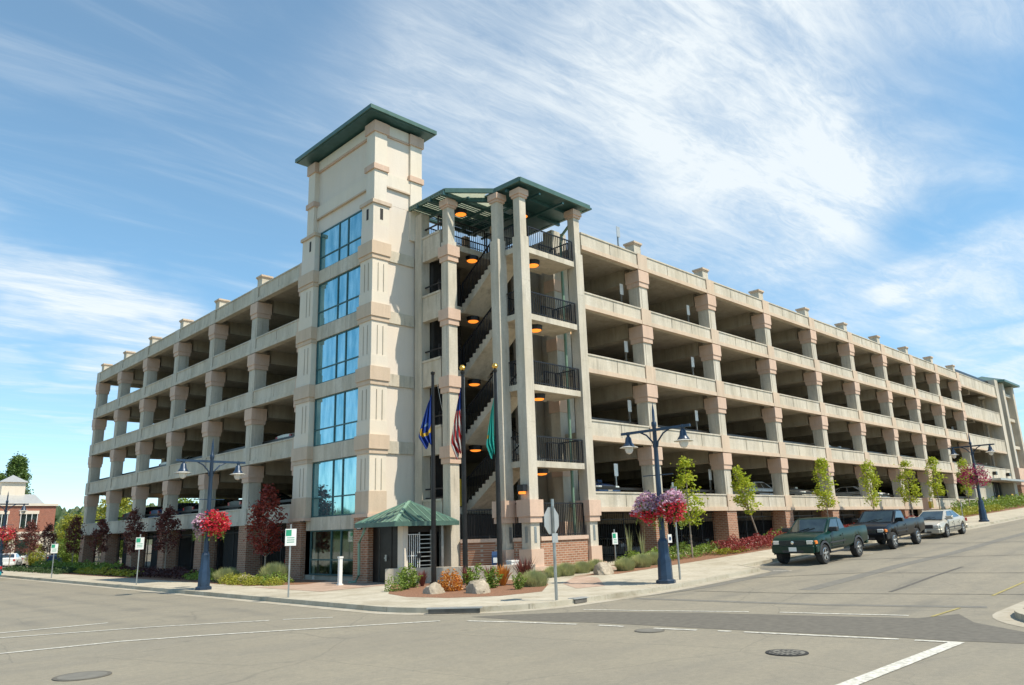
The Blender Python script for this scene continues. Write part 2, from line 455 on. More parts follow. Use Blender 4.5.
# the opposite corner, right edge of the picture
OC = [(17.8, -30), (16.8, 0), (16.6, 2.0)]+arc(19.4, 2.0, 2.8, 178, 92, 10)+[(24, 4.8), (60, 4.8), (130, 4.8)]
OC = [p for p in densify(OC)][::-1]
OI = offset_line(OC, .16); OG = offset_line(OC, -.4)
structure(strip_mesh('far_kerb', 'kerb', OC, OI, .14, .145, -.03))
structure(strip_mesh('far_gutter', 'gutter', OG, OC, .006, .008))
structure(sheet('far_sidewalk', 'walk', [OI+[(130, -30)]], .135))

def ribbon(pts, w):
    a = offset_line(pts, w/2); b = offset_line(pts, -w/2)
    return a+b[::-1]
structure(sheet('asphalt_patch', 'patch', [[(12.9, 15.0), (13.6, 14.6), (15.3, 13.1), (16.35, 10.6), (17.1, 7.9), (17.6, 6.2), (18.7, 5.75), (17.4, 5.1), (16.3, 3.9), (15.0, 3.6), (14.75, 4.6), (14.65, 5.5), (13.95, 9.0), (13.6, 11.4), (13.0, 13.4)]], .004))
structure(sheet('road_marking', 'paintw', [
    ribbon([(-3, 18.6), (3.65, 18.45), (5.8, 18.2), (7.2, 17.6), (9.3, 16.45), (11.1, 15.45), (11.9, 15.0)], .13),
    ribbon([(12.25, 14.4), (12.75, 13.0), (13.1, 11.7)], .12), ribbon([(13.22, 11.2), (13.34, 10.6)], .12), ribbon([(13.42, 9.9), (13.62, 9.0)], .12), ribbon([(13.75, 8.6), (13.83, 8.35)], .12),
    ribbon([(13.87, 8.1), (14.42, 5.45)], .12), ribbon([(14.45, 5.2), (14.55, 4.6)], .12),
    ribbon([(-3, 23.0), (4.4, 22.8), (6.85, 22.7)], .14), ribbon([(-3, 21.9), (4.2, 21.6), (7.2, 20.5), (9.6, 19.1)], .12), ribbon([(9.9, 18.95), (10.9, 18.2)], .11),
    ribbon([(15.5, 13.6), (16.1, 11.95), (17.0, 9.75)], .1), ribbon([(17.25, 9.1), (17.5, 8.0), (17.93, 6.5)], .12),
    ribbon([(5, 4.56), (10.2, 4.56), (14.6, 4.58)], .22), ribbon([(27.5, 14.6), (27.6, 13.9)], .1), ribbon([(35.3, 14.5), (35.3, 13.9)], .1)], .009))
structure(sheet('yellow_line', 'painty', [ribbon([(17.95, 6.05), (19.8, 6.05)], .07), ribbon([(22.4, 6.05), (30, 6.1)], .07)], .0091))
structure(sheet('tar_seam', 'seam', [ribbon([(29.8, 8.8), (26.5, 8.75), (22.5, 8.55)], .1), ribbon([(31.0, 16.2), (33.0, 12), (35.8, 5.3)], .07),
    ribbon([(24.6, 14.8), (27.3, 11.3), (28.3, 5.3)], .06), ribbon([(21.1, 13.9), (21.4, 11), (22.9, 5.3)], .05), ribbon([(40, 16.2), (43, 5.3)], .08)], .0078))
structure(sheet('worn_lane', 'strip', [ribbon([(110, 10.9), (43, 10.9), (36, 10.75), (30, 10.95), (22.3, 10.85)], .5), [(19.2, 14.4), (27.0, 14.45), (27.9, 15.3), (28.4, 15.5), (28.6, 14.9), (27.6, 13.95), (22.5, 13.95)], ribbon([(18.6, 14.3), (19.2, 9), (20.2, 5.6)], .35)], .0045))
def manhole(c, r, nm, lab):
    z = zf(c[0]); t = empty(nm, (c[0], c[1], z), 0, lab, 'manhole cover')
    mb = MB(); mb.lathe([(r*.84, .0), (r, .0), (r, .014), (r*.86, .014)], seg=28); mb.build('rim', 'dark' if .32 < r < .4 else 'patch', t, local=True)
    mb = MB(); mb.lathe([(r*.84, .002), (r*.84, .0155), (.01, .016)], seg=28)
    gb = MB()
    for i in range(-3, 4):
        l = math.sqrt(max(.01, (r*.8)**2-(i*r*.23)**2)); n = max(1, int(l/.07))
        for j in range(n): gb.box(-l+2*l*j/n, -l+2*l*j/n+l/n, i*r*.23-.02, i*r*.23+.02, .0165, .019)
    if .32 < r < .4: gb.build('slots', 'dark', t, local=True)
    mb.build('cover', 'strip', t, local=True)
manhole((12.07, 6.32), .33, 'manhole_cover', 'round slotted iron manhole cover beside the white stop line')
manhole((13.08, 9.75), .3, 'manhole_cover', 'flat dark round cover just in front of the dark asphalt band')
manhole((3.95, 14.1), .42, 'manhole_cover', 'large dark round cover at the bottom left of the road')
def storm_drain(c, ang, w, lab):
    t = empty('storm_drain', (c[0], c[1], zf(c[0])), ang, lab, 'storm drain')
    MB().box(-w/2, w/2, -.03, .02, .02, .128).build('inlet', 'seam', t, local=True)
    MB().box(-w/2-.05, w/2+.05, -.05, .2, .132, .16).build('hood', 'signback', t, local=True)
storm_drain((13.12, 15.95), R(-50), 1.35, 'wide storm drain inlet in the kerb in front of the rounded planter')
storm_drain((16.75, 14.8), R(0), .5, 'small rusty storm drain inlet near the stop sign')

# ------------------------------------------------------------------ parking garage
YF, XF = 22.44, 18.45
B = [2.78, 6.0, 9.18, 12.3, 15.34]
T = [3.67, 6.95, 10.09, 13.16, 16.23]
PX = [31.7, 38.4, 45.1, 51.75, 58.3, 64.85, 71.35, 77.85, 84.3]
PY = [34.55, 40.2, 46.1, 52.0, 58.0, 63.8, 69.5]
XE, YE = 98.2, 70.0
G = empty('parking_garage', (XF, YF, 0), 0, 'large concrete parking garage with peach column caps, corner stairs and a glazed lift tower', 'parking garage')

WHOLE = {'fascia', 'metal_screen', 'railing', 'iron_fence', 'roof_slats', 'window_frame', 'far_stair_roof'}
def pieces(mb, tol):
    n = len(mb.v); par = list(range(n))
    def find(a):
        while par[a] != a: par[a] = par[par[a]]; a = par[a]
        return a
    for f in mb.f:
        for i in f[1:]: par[find(i)] = find(f[0])
    comp = {}
    for i in range(n): comp.setdefault(find(i), []).append(i)
    bb = [([min(mb.v[i][k] for i in c)-tol/2 for k in range(3)], [max(mb.v[i][k] for i in c)+tol/2 for k in range(3)], c) for c in comp.values()]
    m = len(bb); g = list(range(m))
    def fg(a):
        while g[a] != a: g[a] = g[g[a]]; a = g[a]
        return a
    for i in range(m):
        for j in range(i):
            if all(bb[i][0][k] <= bb[j][1][k] and bb[j][0][k] <= bb[i][1][k] for k in range(3)): g[fg(i)] = fg(j)
    grp = {}
    for i in range(m): grp.setdefault(fg(i), set()).update(bb[i][2])
    out = []
    for vs in grp.values():
        ids = sorted(vs); mp = {o: i for i, o in enumerate(ids)}; q = MB(); q.v = [mb.v[i] for i in ids]
        q.f = [tuple(mp[i] for i in f) for f in mb.f if f[0] in vs]; out.append(q)
    return out
def gp(name, mb, mat, parent=None, **k):
    if name in WHOLE: return mb.build(name, mat, parent or G, **k)
    ps = [p.build(name, mat, parent or G, **k) for p in pieces(mb, .5 if name in ('guard_rail', 'bay_rail') else .04)]
    return ps[0]

# columns with capitals
def col_mesh(w, h, side):
    mb = MB(); a = w/2
    mb.box(-a, a, -a, a, 0, h)
    for s in (-1, 1):               # raised strips leave a groove either side, as cast in the shafts
        mb.box(-a+.16, a-.16, s*a-.02, s*a+.02, .1, h-1.0)
        mb.box(s*a-.02, s*a+.02, -a+.16, a-.16, .1, h-1.0)
    return mb.mesh('column')
def cap_mesh(w):
    mb = MB(); a = w/2
    mb.box(-a-.06, a+.06, -a-.06, a+.06, -.95, -.7); mb.box(-a-.1, a+.1, -a-.1, a+.1, -.7, -.06); return mb.mesh('capital')
cmesh = {}; kmesh = cap_mesh(.7)
kmesh.materials.append(M['peach'])
def column(x, y, k, w=.7):
    h = B[k+1]-T[k]+.55
    key = (k, w)
    if key not in cmesh:
        cmesh[key] = col_mesh(w, h-.05, 0); cmesh[key].materials.append(M['conc_col'])
    c = link('column', cmesh[key], None, G, loc=(x-XF, y-YF, T[k]-.55))
    link('capital', kmesh, None, c, loc=(0, 0, h))
    return c
for k in range(4):
    for x in PX: column(x, YF+.38, k)
    for y in PY: column(XF+.38, y, k)

def fascia_run(axis, spans, k, deep=False):
    """panels with real joints, a lower lip and a cap on top"""
    z0, z1 = B[k], T[k]
    if deep: z0 = z1-1.45 if k < 4 else z0-.45
    mb = MB(); band = MB(); cap = MB()
    for a, b in spans:
        n = max(1, round((b-a)/2.15)); w = (b-a)/n
        for i in range(n):
            p, q = a+i*w+.022, a+(i+1)*w-.022
            (mb.box(p, q, YF, YF+.12, z0+.2, z1-.07) if axis == 'x' else mb.box(XF, XF+.12, p, q, z0+.2, z1-.07))
        if axis == 'x':
            mb.box(a, b, YF+.1, YF+.3, z0, z1-.08); band.box(a, b, YF-.05, YF+.099, z0-.005, z0+.2); cap.box(a, b, YF-.04, YF+.34, z1-.07, z1)
        else:
            mb.box(XF+.1, XF+.3, a, b, z0, z1-.08); band.box(XF-.05, XF+.099, a, b, z0-.005, z0+.2); cap.box(XF-.04, XF+.34, a, b, z1-.07, z1)
    f = gp('fascia', mb, 'conc')
    gp('fascia_band', band, 'peach_light' if axis == 'x' else 'conc', f); gp('fascia_cap', cap, 'conc_col', f)

def bays(ps, start, end, w=.42):
    e = [start]+[v for p in ps for v in (p-w, p+w)]+[end]
    return [(e[i], e[i+1]) for i in range(0, len(e), 2)]
for k in range(5):
    # strips between the columns; a peach panel fronts each column line
    for sp_ in bays(PX, 26.75, PX[-1]+.6)[:-1]: fascia_run('x', [sp_], k)
    fascia_run('x', [(PX[-1]+.42, XE)], k, True)
    for sp_ in bays(PY, PY[0], YE)[1:-1]: fascia_run('y', [sp_], k)
    pp = MB()
    for x in PX: pp.box(x-.41, x+.41, YF-.06, YF+.3, B[k]-.01, T[k]-.005)
    gp('fascia_panel', pp, 'peach_light')
    pp = MB()
    for y in PY[1:]: pp.box(XF-.06, XF+.3, y-.41, y+.41, B[k]-.01, T[k]-.005)
    gp('fascia_panel', pp, 'conc_col')
    gp('fascia_panel', MB().box(XF-.06, XF+.3, PY[0]-.62, PY[0]+.41, B[k]-.01, T[k]-.005), 'peach_light')
    # guard rails just inside the openings
    if k < 4:
        gr = MB()
        for a, b in bays(PX, 27.6, 97.5): gr.bar((a, YF+.7, T[k]+.2), (b, YF+.7, T[k]+.2), .07, .12); gr.bar((a, YF+.7, T[k]-.12), (b, YF+.7, T[k]-.12), .05, .05)
        for a, b in bays(PY[:-1], 35.1, 69): gr.bar((XF+.7, a, T[k]+.25), (XF+.7, b, T[k]+.25), .07, .12)
        gp('guard_rail', gr, 'bronze')
    else:
        gp('guard_rail', MB().bar((27, YF+.2, T[k]+.09), (XE, YF+.2, T[k]+.09), .05, .06), 'black')
# roof posts
pm = MB().box(-.29, .29, -.29, .29, 0, .68).mesh('parapet_post'); pm.materials.append(M['conc_col'])
pc = MB().box(-.37, .37, -.37, .37, .68, .78).box(-.32, .32, -.32, .32, .6, .679).mesh('post_cap'); pc.materials.append(M['peach_light'])
for x in PX: link('post_cap', pc, None, link('parapet_post', pm, None, G, loc=(x-XF, .5, T[4])))
for y in PY[1:]: link('post_cap', pc, None, link('parapet_post', pm, None, G, loc=(.5, y-YF, T[4])))
# brick piers and peach plates at street level
for x in PX[:6]: gp('brick_pier', MB().box(x-.5, x+.5, YF+.0, YF+.95, -.3, B[0]-.012), 'brick')
for y in PY[1:]: gp('brick_pier', MB().box(XF+.0, XF+.95, y-.5, y+.5, -.3, B[0]-.012), 'brick')
gp('brick_pier', MB().box(XF-.05, XF+1.2, 33.75, 35.25, -.3, B[0]-.012), 'brick')
gp('retaining_wall', MB().box(68.2, 88.6, YF+.02, YF+.35, 0, B[0]-.01), 'conc')
gp('retaining_wall', MB().box(86.0, 91.0, YF+.36, YF+.8, 2, 5.4), 'conc')
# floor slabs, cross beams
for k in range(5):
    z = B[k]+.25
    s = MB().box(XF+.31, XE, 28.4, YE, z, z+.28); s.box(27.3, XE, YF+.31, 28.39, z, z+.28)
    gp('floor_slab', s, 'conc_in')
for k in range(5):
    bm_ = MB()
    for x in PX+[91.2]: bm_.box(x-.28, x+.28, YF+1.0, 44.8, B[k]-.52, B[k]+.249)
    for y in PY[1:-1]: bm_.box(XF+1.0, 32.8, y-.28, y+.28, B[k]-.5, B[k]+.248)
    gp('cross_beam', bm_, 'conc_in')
# interior columns and added darkening walls
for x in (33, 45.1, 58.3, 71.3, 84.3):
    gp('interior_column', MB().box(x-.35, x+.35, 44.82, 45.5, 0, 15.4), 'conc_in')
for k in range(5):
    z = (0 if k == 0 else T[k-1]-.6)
    gp('deck_dimming_wall', MB().box(33.4, 97.4, 45.55, 45.85, z, B[k]+.24) if k in (0, 1, 2, 3, 4) else MB(), 'conc_in')  # central wall added to keep the deck interiors dark
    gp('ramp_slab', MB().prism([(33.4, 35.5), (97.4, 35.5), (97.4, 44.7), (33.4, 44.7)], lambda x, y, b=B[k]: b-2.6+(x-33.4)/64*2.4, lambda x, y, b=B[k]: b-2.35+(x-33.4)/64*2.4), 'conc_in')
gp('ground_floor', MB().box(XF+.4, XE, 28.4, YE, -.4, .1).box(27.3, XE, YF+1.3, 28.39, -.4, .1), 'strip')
# back sides (north and east) - open decks too
for k in range(5):
    gp('rear_fascia', MB().box(XF+.32, XE, YE-.3, YE-.01, B[k]-.02, T[k]).box(XE-.3, XE-.01, YF+.32, YE-.31, B[k]-.02, T[k]), 'conc')
for y in [YE-.5]:
    mb = MB()
    for i in range(13): mb.cbox((24.5+6.1*i, y-.35), .8, .8, 0, B[4])
    gp('rear_column', mb, 'conc_col')
gp('east_sky_blocker', MB().box(XE-.62, XE-.32, 24.3, YE-.5, 0, B[4]), 'conc_in')  # added to close the open east end against the bright sky
# dark metal screens behind the street-level openings
def screen(axis, a, b, c, z1=B[0]-.02, z0=0):
    mb = MB(); n = int((b-a)/.16)
    for i in range(n+1):
        p = a+(b-a)*i/n; w = .05 if i % 12 == 0 else .016
        (mb.box(p-w/2, p+w/2, c-w/2, c+w/2, z0, z1) if axis == 'x' else mb.box(c-w/2, c+w/2, p-w/2, p+w/2, z0, z1))
    for z in (z0+.15, z1-.35, z1-.06):
        (mb.box(a, b, c-.03, c+.03, z, z+.05) if axis == 'x' else mb.box(c-.03, c+.03, a, b, z, z+.05))
    gp('metal_screen', mb, 'black')
ex = [26.9]+PX[:6]
for i in range(6): screen('x', ex[i]+.75, ex[i+1]-.7, YF+.75)
screen('x', PX[5]+.7, PX[6]-.6, YF+.5, z0=1.6)
ey = PY
for i in range(6): screen('y', ey[i]+.72, ey[i+1]-.7, XF+.75)
# dark rooms behind the screens on the ground floor
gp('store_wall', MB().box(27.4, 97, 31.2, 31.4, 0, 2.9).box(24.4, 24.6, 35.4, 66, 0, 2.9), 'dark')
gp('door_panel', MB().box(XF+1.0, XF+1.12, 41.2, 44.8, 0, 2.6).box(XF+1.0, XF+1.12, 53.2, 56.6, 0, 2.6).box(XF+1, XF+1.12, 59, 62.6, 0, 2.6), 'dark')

# far end bay with the street-level entrance
gp('end_column', MB().box(97.4, 98.6, YF-.1, YF+1.1, 0, 17.0), 'conc_col')
gp('end_column', MB().box(84.3-.45, 84.3+.45, YF+.05, YF+.95, 2.7, 5.95), 'conc_col')
en = MB().box(91.2, 97.3, YF+1.2, YF+1.3, 2.6, 5.6).box(86.2, 88.4, YF+1.2, YF+1.3, 2.6, 5.6)
gp('entrance_door', en, 'dark')
ent = MB()
for x in (91.4, 92.9, 94.4, 95.9, 97.2): ent.box(x-.06, x+.06, YF+1.08, YF+1.19, 2.6, 5.4)
gp('entrance_frame', ent, 'steel')
gp('entrance_canopy', MB().box(88.6, 99.5, YF-1.1, YF-.06, 5.55, 5.75), 'signback')
for x in (90.6, 95.6): gp('wall_lamp', MB().box(x-.25, x+.25, YF-.35, YF-.05, 6.15, 6.5), 'bronze')
gp('roof_screen', MB().box(84.6, 97.3, YF+.5, YF+.6, T[4]+.15, T[4]+.62), 'bronze')

# -------------------------------------------------- lift tower
TX0, TX1, TY0, TY1 = 18.3, 21.15, 27.9, 34.2
tw = MB().box(TX0+.32, TX1-.1, TY0+.1, TY1-.1, 17.45, 21.5)
tw.box(TX0+.32, TX0+.6, TY0+1.0, TY0+1.4, 0, 17.45); tw.box(TX0+.32, TX0+.6, TY1-1.4, TY1-1.2, 0, 17.45)
gp('tower_wall', tw, 'cream')
gp('tower_side_wall', MB().box(TX0+.3, TX1-.1, TY0+.1, TY0+.4, 2.4, 17.44), 'cream')
gp('tower_rear_wall', MB().box(TX1-.35, TX1-.1, TY0+.41, TY1-.1, 0, 17.44).box(TX0+.35, TX1-.36, TY1-.45, TY1-.1, 0, 17.44), 'cream')
up = MB()
up.box(TX0+.05, TX0+.75, TY0-.02, TY0+.68, 15.3, 21.62); up.box(TX0+.05, TX0+.75, TY1-.65, TY1+.02, 15.3, 21.62)
up.box(TX1-.7, TX1, TY0-.02, TY0+.6, 15.9, 21.62); up.box(TX1-.7, TX1, TY1-.6, TY1+.02, 15.9, 21.62)
gp('tower_pilaster', up, 'cream2')
# slender recessed panel lines on the right face
sp = MB()
gp('tower_pilaster', MB().box(TX0-.02, TX0+.85, TY0-.06, TY0+.95, 2.8, 15.3).box(TX0-.02, TX0+.85, TY1-1.0, TY1+.35, 2.8, 15.3), 'cream2')
for zz in (21.0, 19.02):
    mb = MB(); h = .55 if zz > 20 else .28
    for x0, x1, y0, y1 in ((TX0-.03, TX0+.83, TY0-.1, TY0+.76), (TX0-.03, TX0+.83, TY1-.73, TY1+.1), (TX1-.78, TX1+.08, TY0-.1, TY0+.68), (TX1-.78, TX1+.08, TY1-.68, TY1+.1)):
        mb.box(x0, x1, y0, y1, zz, zz+h)
    gp('tower_band', mb, 'peach')
gp('tower_band', MB().box(TX0+.22, TX0+.315, TY0+.77, TY1-.75, 20.98, 21.06).box(TX0+.84, TX1-.79, TY0+.02, TY0+.095, 20.98, 21.06), 'peach')
gp('tower_ledge', MB().box(TX0+.22, TX0+.315, TY0+.7, TY1-.68, 18.35, 19.0).box(TX0+.76, TX1-.71, TY0+.0, TY0+.09, 18.35, 19.0), 'cream2')
gp('tower_band', MB().box(TX0+.19, TX0+.318, TY0+.7, TY1-.68, 18.27, 18.345).box(TX0+.76, TX1-.71, TY0-.02, TY0+.088, 18.27, 18.345), 'peach_light')
gp('tower_frieze', MB().box(TX0+.2, TX0+.31, TY0+.77, TY1-.75, 21.07, 21.6).box(TX0+.84, TX1-.79, TY0+.01, TY0+.09, 21.07, 21.6), 'cream2')
SPZ = [(2.35, 2.95), (5.55, 6.3), (8.65, 9.35), (11.6, 12.3), (14.6, 15.3)]
for i, (a, b) in enumerate(SPZ):
    mb = MB()
    for j in range(3):
        y0 = TY0+.96+j*(4.65)/3; mb.box(TX0+.2, TX0+.5, y0+.01, y0+4.65/3-.01, a, b)
    mb.box(TX0+.24, TX0+.52, TY0+.96, TY1-.99, a+.01, b-.01)
    gp('spandrel', mb, 'conc')
    # capitals on the two big pilasters
    if i:
        mb = MB()
        for y0, y1 in ((TY0-.06, TY0+.95), (TY1-1.0, TY1+.35)):
            mb.box(TX0-.12, TX0+.95, y0-.1, y1+.1, b-.6, b+.02); mb.box(TX0-.07, TX0+.9, y0-.05, y1+.05, b-.8, b-.6)
        gp('tower_capital', mb, 'peach_light')
        mb = MB()
        for y0, y1 in ((TY0-.06, TY0+.95), (TY1-1.0, TY1+.35)):
            for dy in (.3, .62): mb.box(TX0-.04, TX0-.02, y0+dy, y0+dy+.03, b-2.35, b-1.0)
        for dx in (.28, .58): mb.box(TX0+dx, TX0+dx+.03, TY0-.085, TY0-.06, b-2.35, b-1.0)
        gp('tower_groove', mb, 'conc_in')
        gp('tower_panel', MB().box(TX0-.05, TX0+.87, TY0-.09, TY0+.97, b-3.1 if i > 1 else 2.84, b-2.4).box(TX0-.05, TX0+.87, TY1-1.02, TY1+.37, b-3.1 if i > 1 else 2.84, b-2.4), 'cream2' if i > 1 else 'peach_light')
    if i: gp('tower_side_band', MB().box(TX0+.96, 20.7, TY0+.02, TY0+.098, b-.75, b-.2), 'conc')
gp('tower_base', MB().box(TX0-.07, TX0+.95, TY0-.1, TY0+1.0, -.2, 2.8).box(TX0+.951, 20.9, TY0+.0, TY0+.4, -.2, 2.39), 'brick')
gp('tower_base_plate', MB().box(TX0-.15, TX0+1.0, TY0-.17, TY0+1.07, 2.8, 2.95).box(TX0-.15, TX0+1.0, TY1-1.1, TY1+.43, 2.8, 2.95), 'peach')
# small boxes with slots where the big pilasters end
for y0, y1 in ((TY0-.06, TY0+.95), (TY1-1.0, TY1+.35)):
    o = gp('pilaster_top', MB().box(TX0-.0, TX0+.9, y0+.02, y1-.02, 15.32, 17.25), 'cream2')
    gp('pilaster_cap', MB().box(TX0-.09, TX0+.98, y0-.07, y1+.07, 17.25, 17.42), 'peach_light', o)
    gp('slot', MB().box(TX0-.015, TX0-.001, y0+.42, y0+.58, 16.5, 17.05).box(TX0+.38, TX0+.54, y0+.005, y0+.019, 16.5, 17.05), 'dark', o)
    gp('peach_block', MB().box(TX0-.012, TX0+.912, y0+.01, y1-.01, 15.33, 16.2), 'cream', o)
# glazing
WZ = [(.35, 2.35), (2.95, 5.55), (6.3, 8.65), (9.35, 11.6), (12.3, 14.6), (15.3, 17.45)]
WY0, WY1 = TY0+1.06, TY1-1.06
for i, (a, b) in enumerate(WZ):
    w = gp('window', MB().box(TX0+.30, TX0+.33, WY0, WY1, a, b), 'glass' if i else 'clear')
    fr = MB(); W = WY1-WY0
    for y in (WY0, WY0+W*.36, WY0+W*.56, WY1): fr.box(TX0+.26, TX0+.36, y-.035, y+.035, a, b)
    for z in (a+.03, a+(b-a)*.34, b-.03): fr.box(TX0+.265, TX0+.355, WY0, WY1, z-.03, z+.03)
    gp('window_frame', fr, 'teal', w)
gp('lobby_wall', MB().box(TX0+2.6, TX0+2.7, TY0+.5, TY1-.5, 0, 2.3), 'conc_in')
gp('lobby_floor', MB().box(TX0+.34, TX0+2.59, TY0+1.05, TY1-.46, -.05, .34), 'conc_in')
# roof with overhang
ov = .85
rf = MB(); x0, x1, y0, y1 = 17.72, 21.6, 27.3, 34.55; cx, cy = (x0+x1)/2, (y0+y1)/2
rf.quad((x0, y0, 21.93), (x1, y0, 21.93), (cx, cy-1.5, 22.75)); rf.quad((x1, y0, 21.93), (x1, y1, 21.93), (cx, cy+1.5, 22.75), (cx, cy-1.5, 22.75))
rf.quad((x1, y1, 21.93), (x0, y1, 21.93), (cx, cy+1.5, 22.75)); rf.quad((x0, y1, 21.93), (x0, y0, 21.93), (cx, cy-1.5, 22.75), (cx, cy+1.5, 22.75))
rf.quad((x0, y0, 21.93), (x0, y1, 21.93), (x1, y1, 21.93), (x1, y0, 21.93))
rt = gp('tower_roof', rf, 'greenroof')
gp('eave', MB().box(x0-.04, x1+.04, y0-.04, y0+.04, 21.74, 21.94).box(x0-.04, x1+.04, y1-.04, y1+.04, 21.74, 21.94).box(x0-.04, x0+.04, y0+.04, y1-.04, 21.74, 21.94).box(x1-.04, x1+.04, y0+.04, y1-.04, 21.74, 21.94), 'greenroof', rt)
gp('soffit', MB().box(x0+.041, x1-.041, y0+.041, y1-.041, 21.7, 21.76), 'teal', rt)

# -------------------------------------------------- recessed bay between lift tower and stairs
AZ = [(2.35, 3.5), (5.42, 6.7), (8.55, 9.8), (11.68, 12.95), (14.66, 15.92)]
for a, b in AZ:
    gp('bay_beam', MB().box(20.78, 21.08, 26.0, 27.9, a, b).box(20.74, 20.779, 26.0, 27.9, b-.1, b), 'conc')
    if b > 3.6 or 1: gp('bay_rail', MB().bar((20.95, 26.0, b+.45), (20.95, 27.9, b+.45), .06).bar((20.95, 26.0, b+.06), (20.95, 27.9, b+.06), .05).box(20.9, 21.0, 27.5, 27.6, b, b+.5), 'black')
gp('bay_post', MB().box(20.72, 21.2, 27.35, 27.88, 2.3, 17.2), 'conc_col')
# column A, with capitals at every floor
AC = (20.98, 25.6)
ca = MB().cbox(AC, .5, .5, 0, 15.2).cbox(AC, .4, .4, 15.2, 17.0).box(AC[0]-.27, AC[0]-.25, AC[1]-.1, AC[1]+.1, 3, 15)
ca = gp('corner_column', ca, 'conc_col')
mb = MB()
for z in (14.95, 11.9, 8.8, 5.7):
    mb.cbox(AC, .72, .72, z-.5, z); mb.cbox(AC, .62, .62, z-.75, z-.5)
gp('capital', mb, 'peach', ca)
gp('capital', MB().cbox(AC, .62, .62, 16.98, 17.28).cbox(AC, .52, .52, 16.88, 16.98), 'peach', ca)

# slim columns of the stair tower
def slim(c, base):
    x, y = c
    mb = MB().cbox(c, .52, .52, 3.05, 15.0).cbox(c, .4, .4, 15.0, 17.0)
    for z in (6.55, 9.7, 12.9): mb.cbox(c, .53, .53, z, z+.025)
    if base: mb.cbox(c, .52, .52, 1.3, 2.36)
    o = gp('stair_column', mb, 'conc_col')
    gp('capital', MB().cbox(c, .62, .62, 17.0, 17.28).cbox(c, .52, .52, 16.88, 17.0), 'peach', o)
    if base:
        gp('base_capital', MB().cbox(c, .8, .8, 2.6, 3.28).cbox(c, .7, .7, 2.36, 2.6), 'peach', o)
        gp('plinth', MB().cbox(c, .72, .72, .62, 1.3).cbox(c, .98, .98, .45, .62).cbox(c, .8, .8, 0, .45), 'peach', o)
        gp('inset', MB().box(x-.07, x+.07, y-.275, y-.261, 1.55, 2.2).box(x-.275, x-.261, y-.07, y+.07, 1.55, 2.2), 'steel', o)
BC, CC, DC = (22.33, 23.68), (22.74, 22.62), (26.46, 22.62)
slim(BC, True); slim(CC, True); slim(DC, True)
# deep pier behind D
ec = gp('pier', MB().box(26.98, 27.6, 24.55, 25.17, 0, 17.1), 'conc_col')
mb = MB()
for z in (14.4, 11.3, 8.2, 5.1, 2.4): mb.box(26.93, 27.65, 24.5, 25.22, z-.6, z)
gp('capital', mb, 'peach', ec)
# stair floors, landings, flights
FZ = [3.15, 6.3, 9.45, 12.6, 15.75]; LZ = [4.9, 8.2, 11.38, 14.52]
for i, z in enumerate(FZ):
    gp('stair_floor', MB().box(21.1, 26.7, 26.6, 28.38, z-.3, z), 'conc')
for i, z in enumerate(LZ):
    gp('landing', MB().box(22.5, 26.1, 22.4, 24.0, z-.26, z), 'conc')
def flight(x0, x1, y0, z0, y1, z1, n):
    mb = MB(); dy = (y1-y0)/n; dz = (z1-z0)/n; s = 1 if dy > 0 else -1
    poly = []
    pts = []
    for i in range(n):
        pts += [(y0+i*dy, z0+i*dz), (y0+i*dy, z0+(i+1)*dz), (y0+(i+1)*dy, z0+(i+1)*dz)]
    pts += [(y1, z1-.3), (y0+dy*.3, z0-.3)]
    k = len(pts); nn = len(mb.v)
    mb.v += [(x0, y, z) for y, z in pts]+[(x1, y, z) for y, z in pts]
    mb.f += [tuple(range(nn, nn+k)), tuple(range(nn+2*k-1, nn+k-1, -1))]+[(nn+i, nn+(i+1) % k, nn+k+(i+1) % k, nn+k+i) for i in range(k)]
    me = mb.mesh('stair_flight', worldloc(G))
    bm = bmesh.new(); bm.from_mesh(me); bmesh.ops.triangulate(bm, faces=[f for f in bm.faces if len(f.verts) > 4]); bm.to_mesh(me); bm.free()
    return link('stair_flight', me, 'conc', G)
def railing(p0, p1, h=1.05, gap=.125, name='railing'):
    p0 = Vector(p0); p1 = Vector(p1); L = (p1-p0).length; n = max(2, int(L/gap)); mb = MB(); up = Vector((0, 0, 1))
    mb.bar(p0+up*h, p1+up*h, .05, .05); mb.bar(p0+up*.1, p1+up*.1, .03, .03)
    for i in range(n+1):
        q = p0.lerp(p1, i/n); w = .023 if i not in (0, n) else .055
        mb.box(q.x-w/2, q.x+w/2, q.y-w/2, q.y+w/2, q.z+.02, q.z+h)
    gp(name, mb, 'black')
for i, z in enumerate(LZ):
    f0, f1 = FZ[i], FZ[i+1]
    flight(22.6, 23.95, 26.6, f0, 24.0, z, 11)
    flight(24.25, 25.6, 24.0, z, 26.6, f1, 8)
    railing((22.64, 26.6, f0+.1), (22.64, 24.0, z), 1.1)
    railing((23.92, 26.6, f0+.1), (23.92, 24.0, z), 1.1)
    railing((24.28, 24.0, z), (24.28, 26.6, f1), 1.1)
    railing((23.1, 22.48, z), (26.1, 22.48, z)); railing((25.0, 23.6, z), (26.1, 23.6, z), 1.0); railing((22.55, 22.9, z), (22.55, 23.95, z))
    railing((26.08, 22.7, z), (26.08, 23.9, z))
railing((21.2, 26.65, FZ[4]), (24.2, 26.65, FZ[4]), 1.2)
for z in FZ[1:4]: railing((21.2, 26.65, z), (22.55, 26.65, z), 1.1); railing((21.3, 28.3, FZ[4]), (26.7, 28.3, FZ[4]), 1.3)
railing((26.6, 26.4, FZ[4]), (26.6, 28.3, FZ[4]), 1.3)
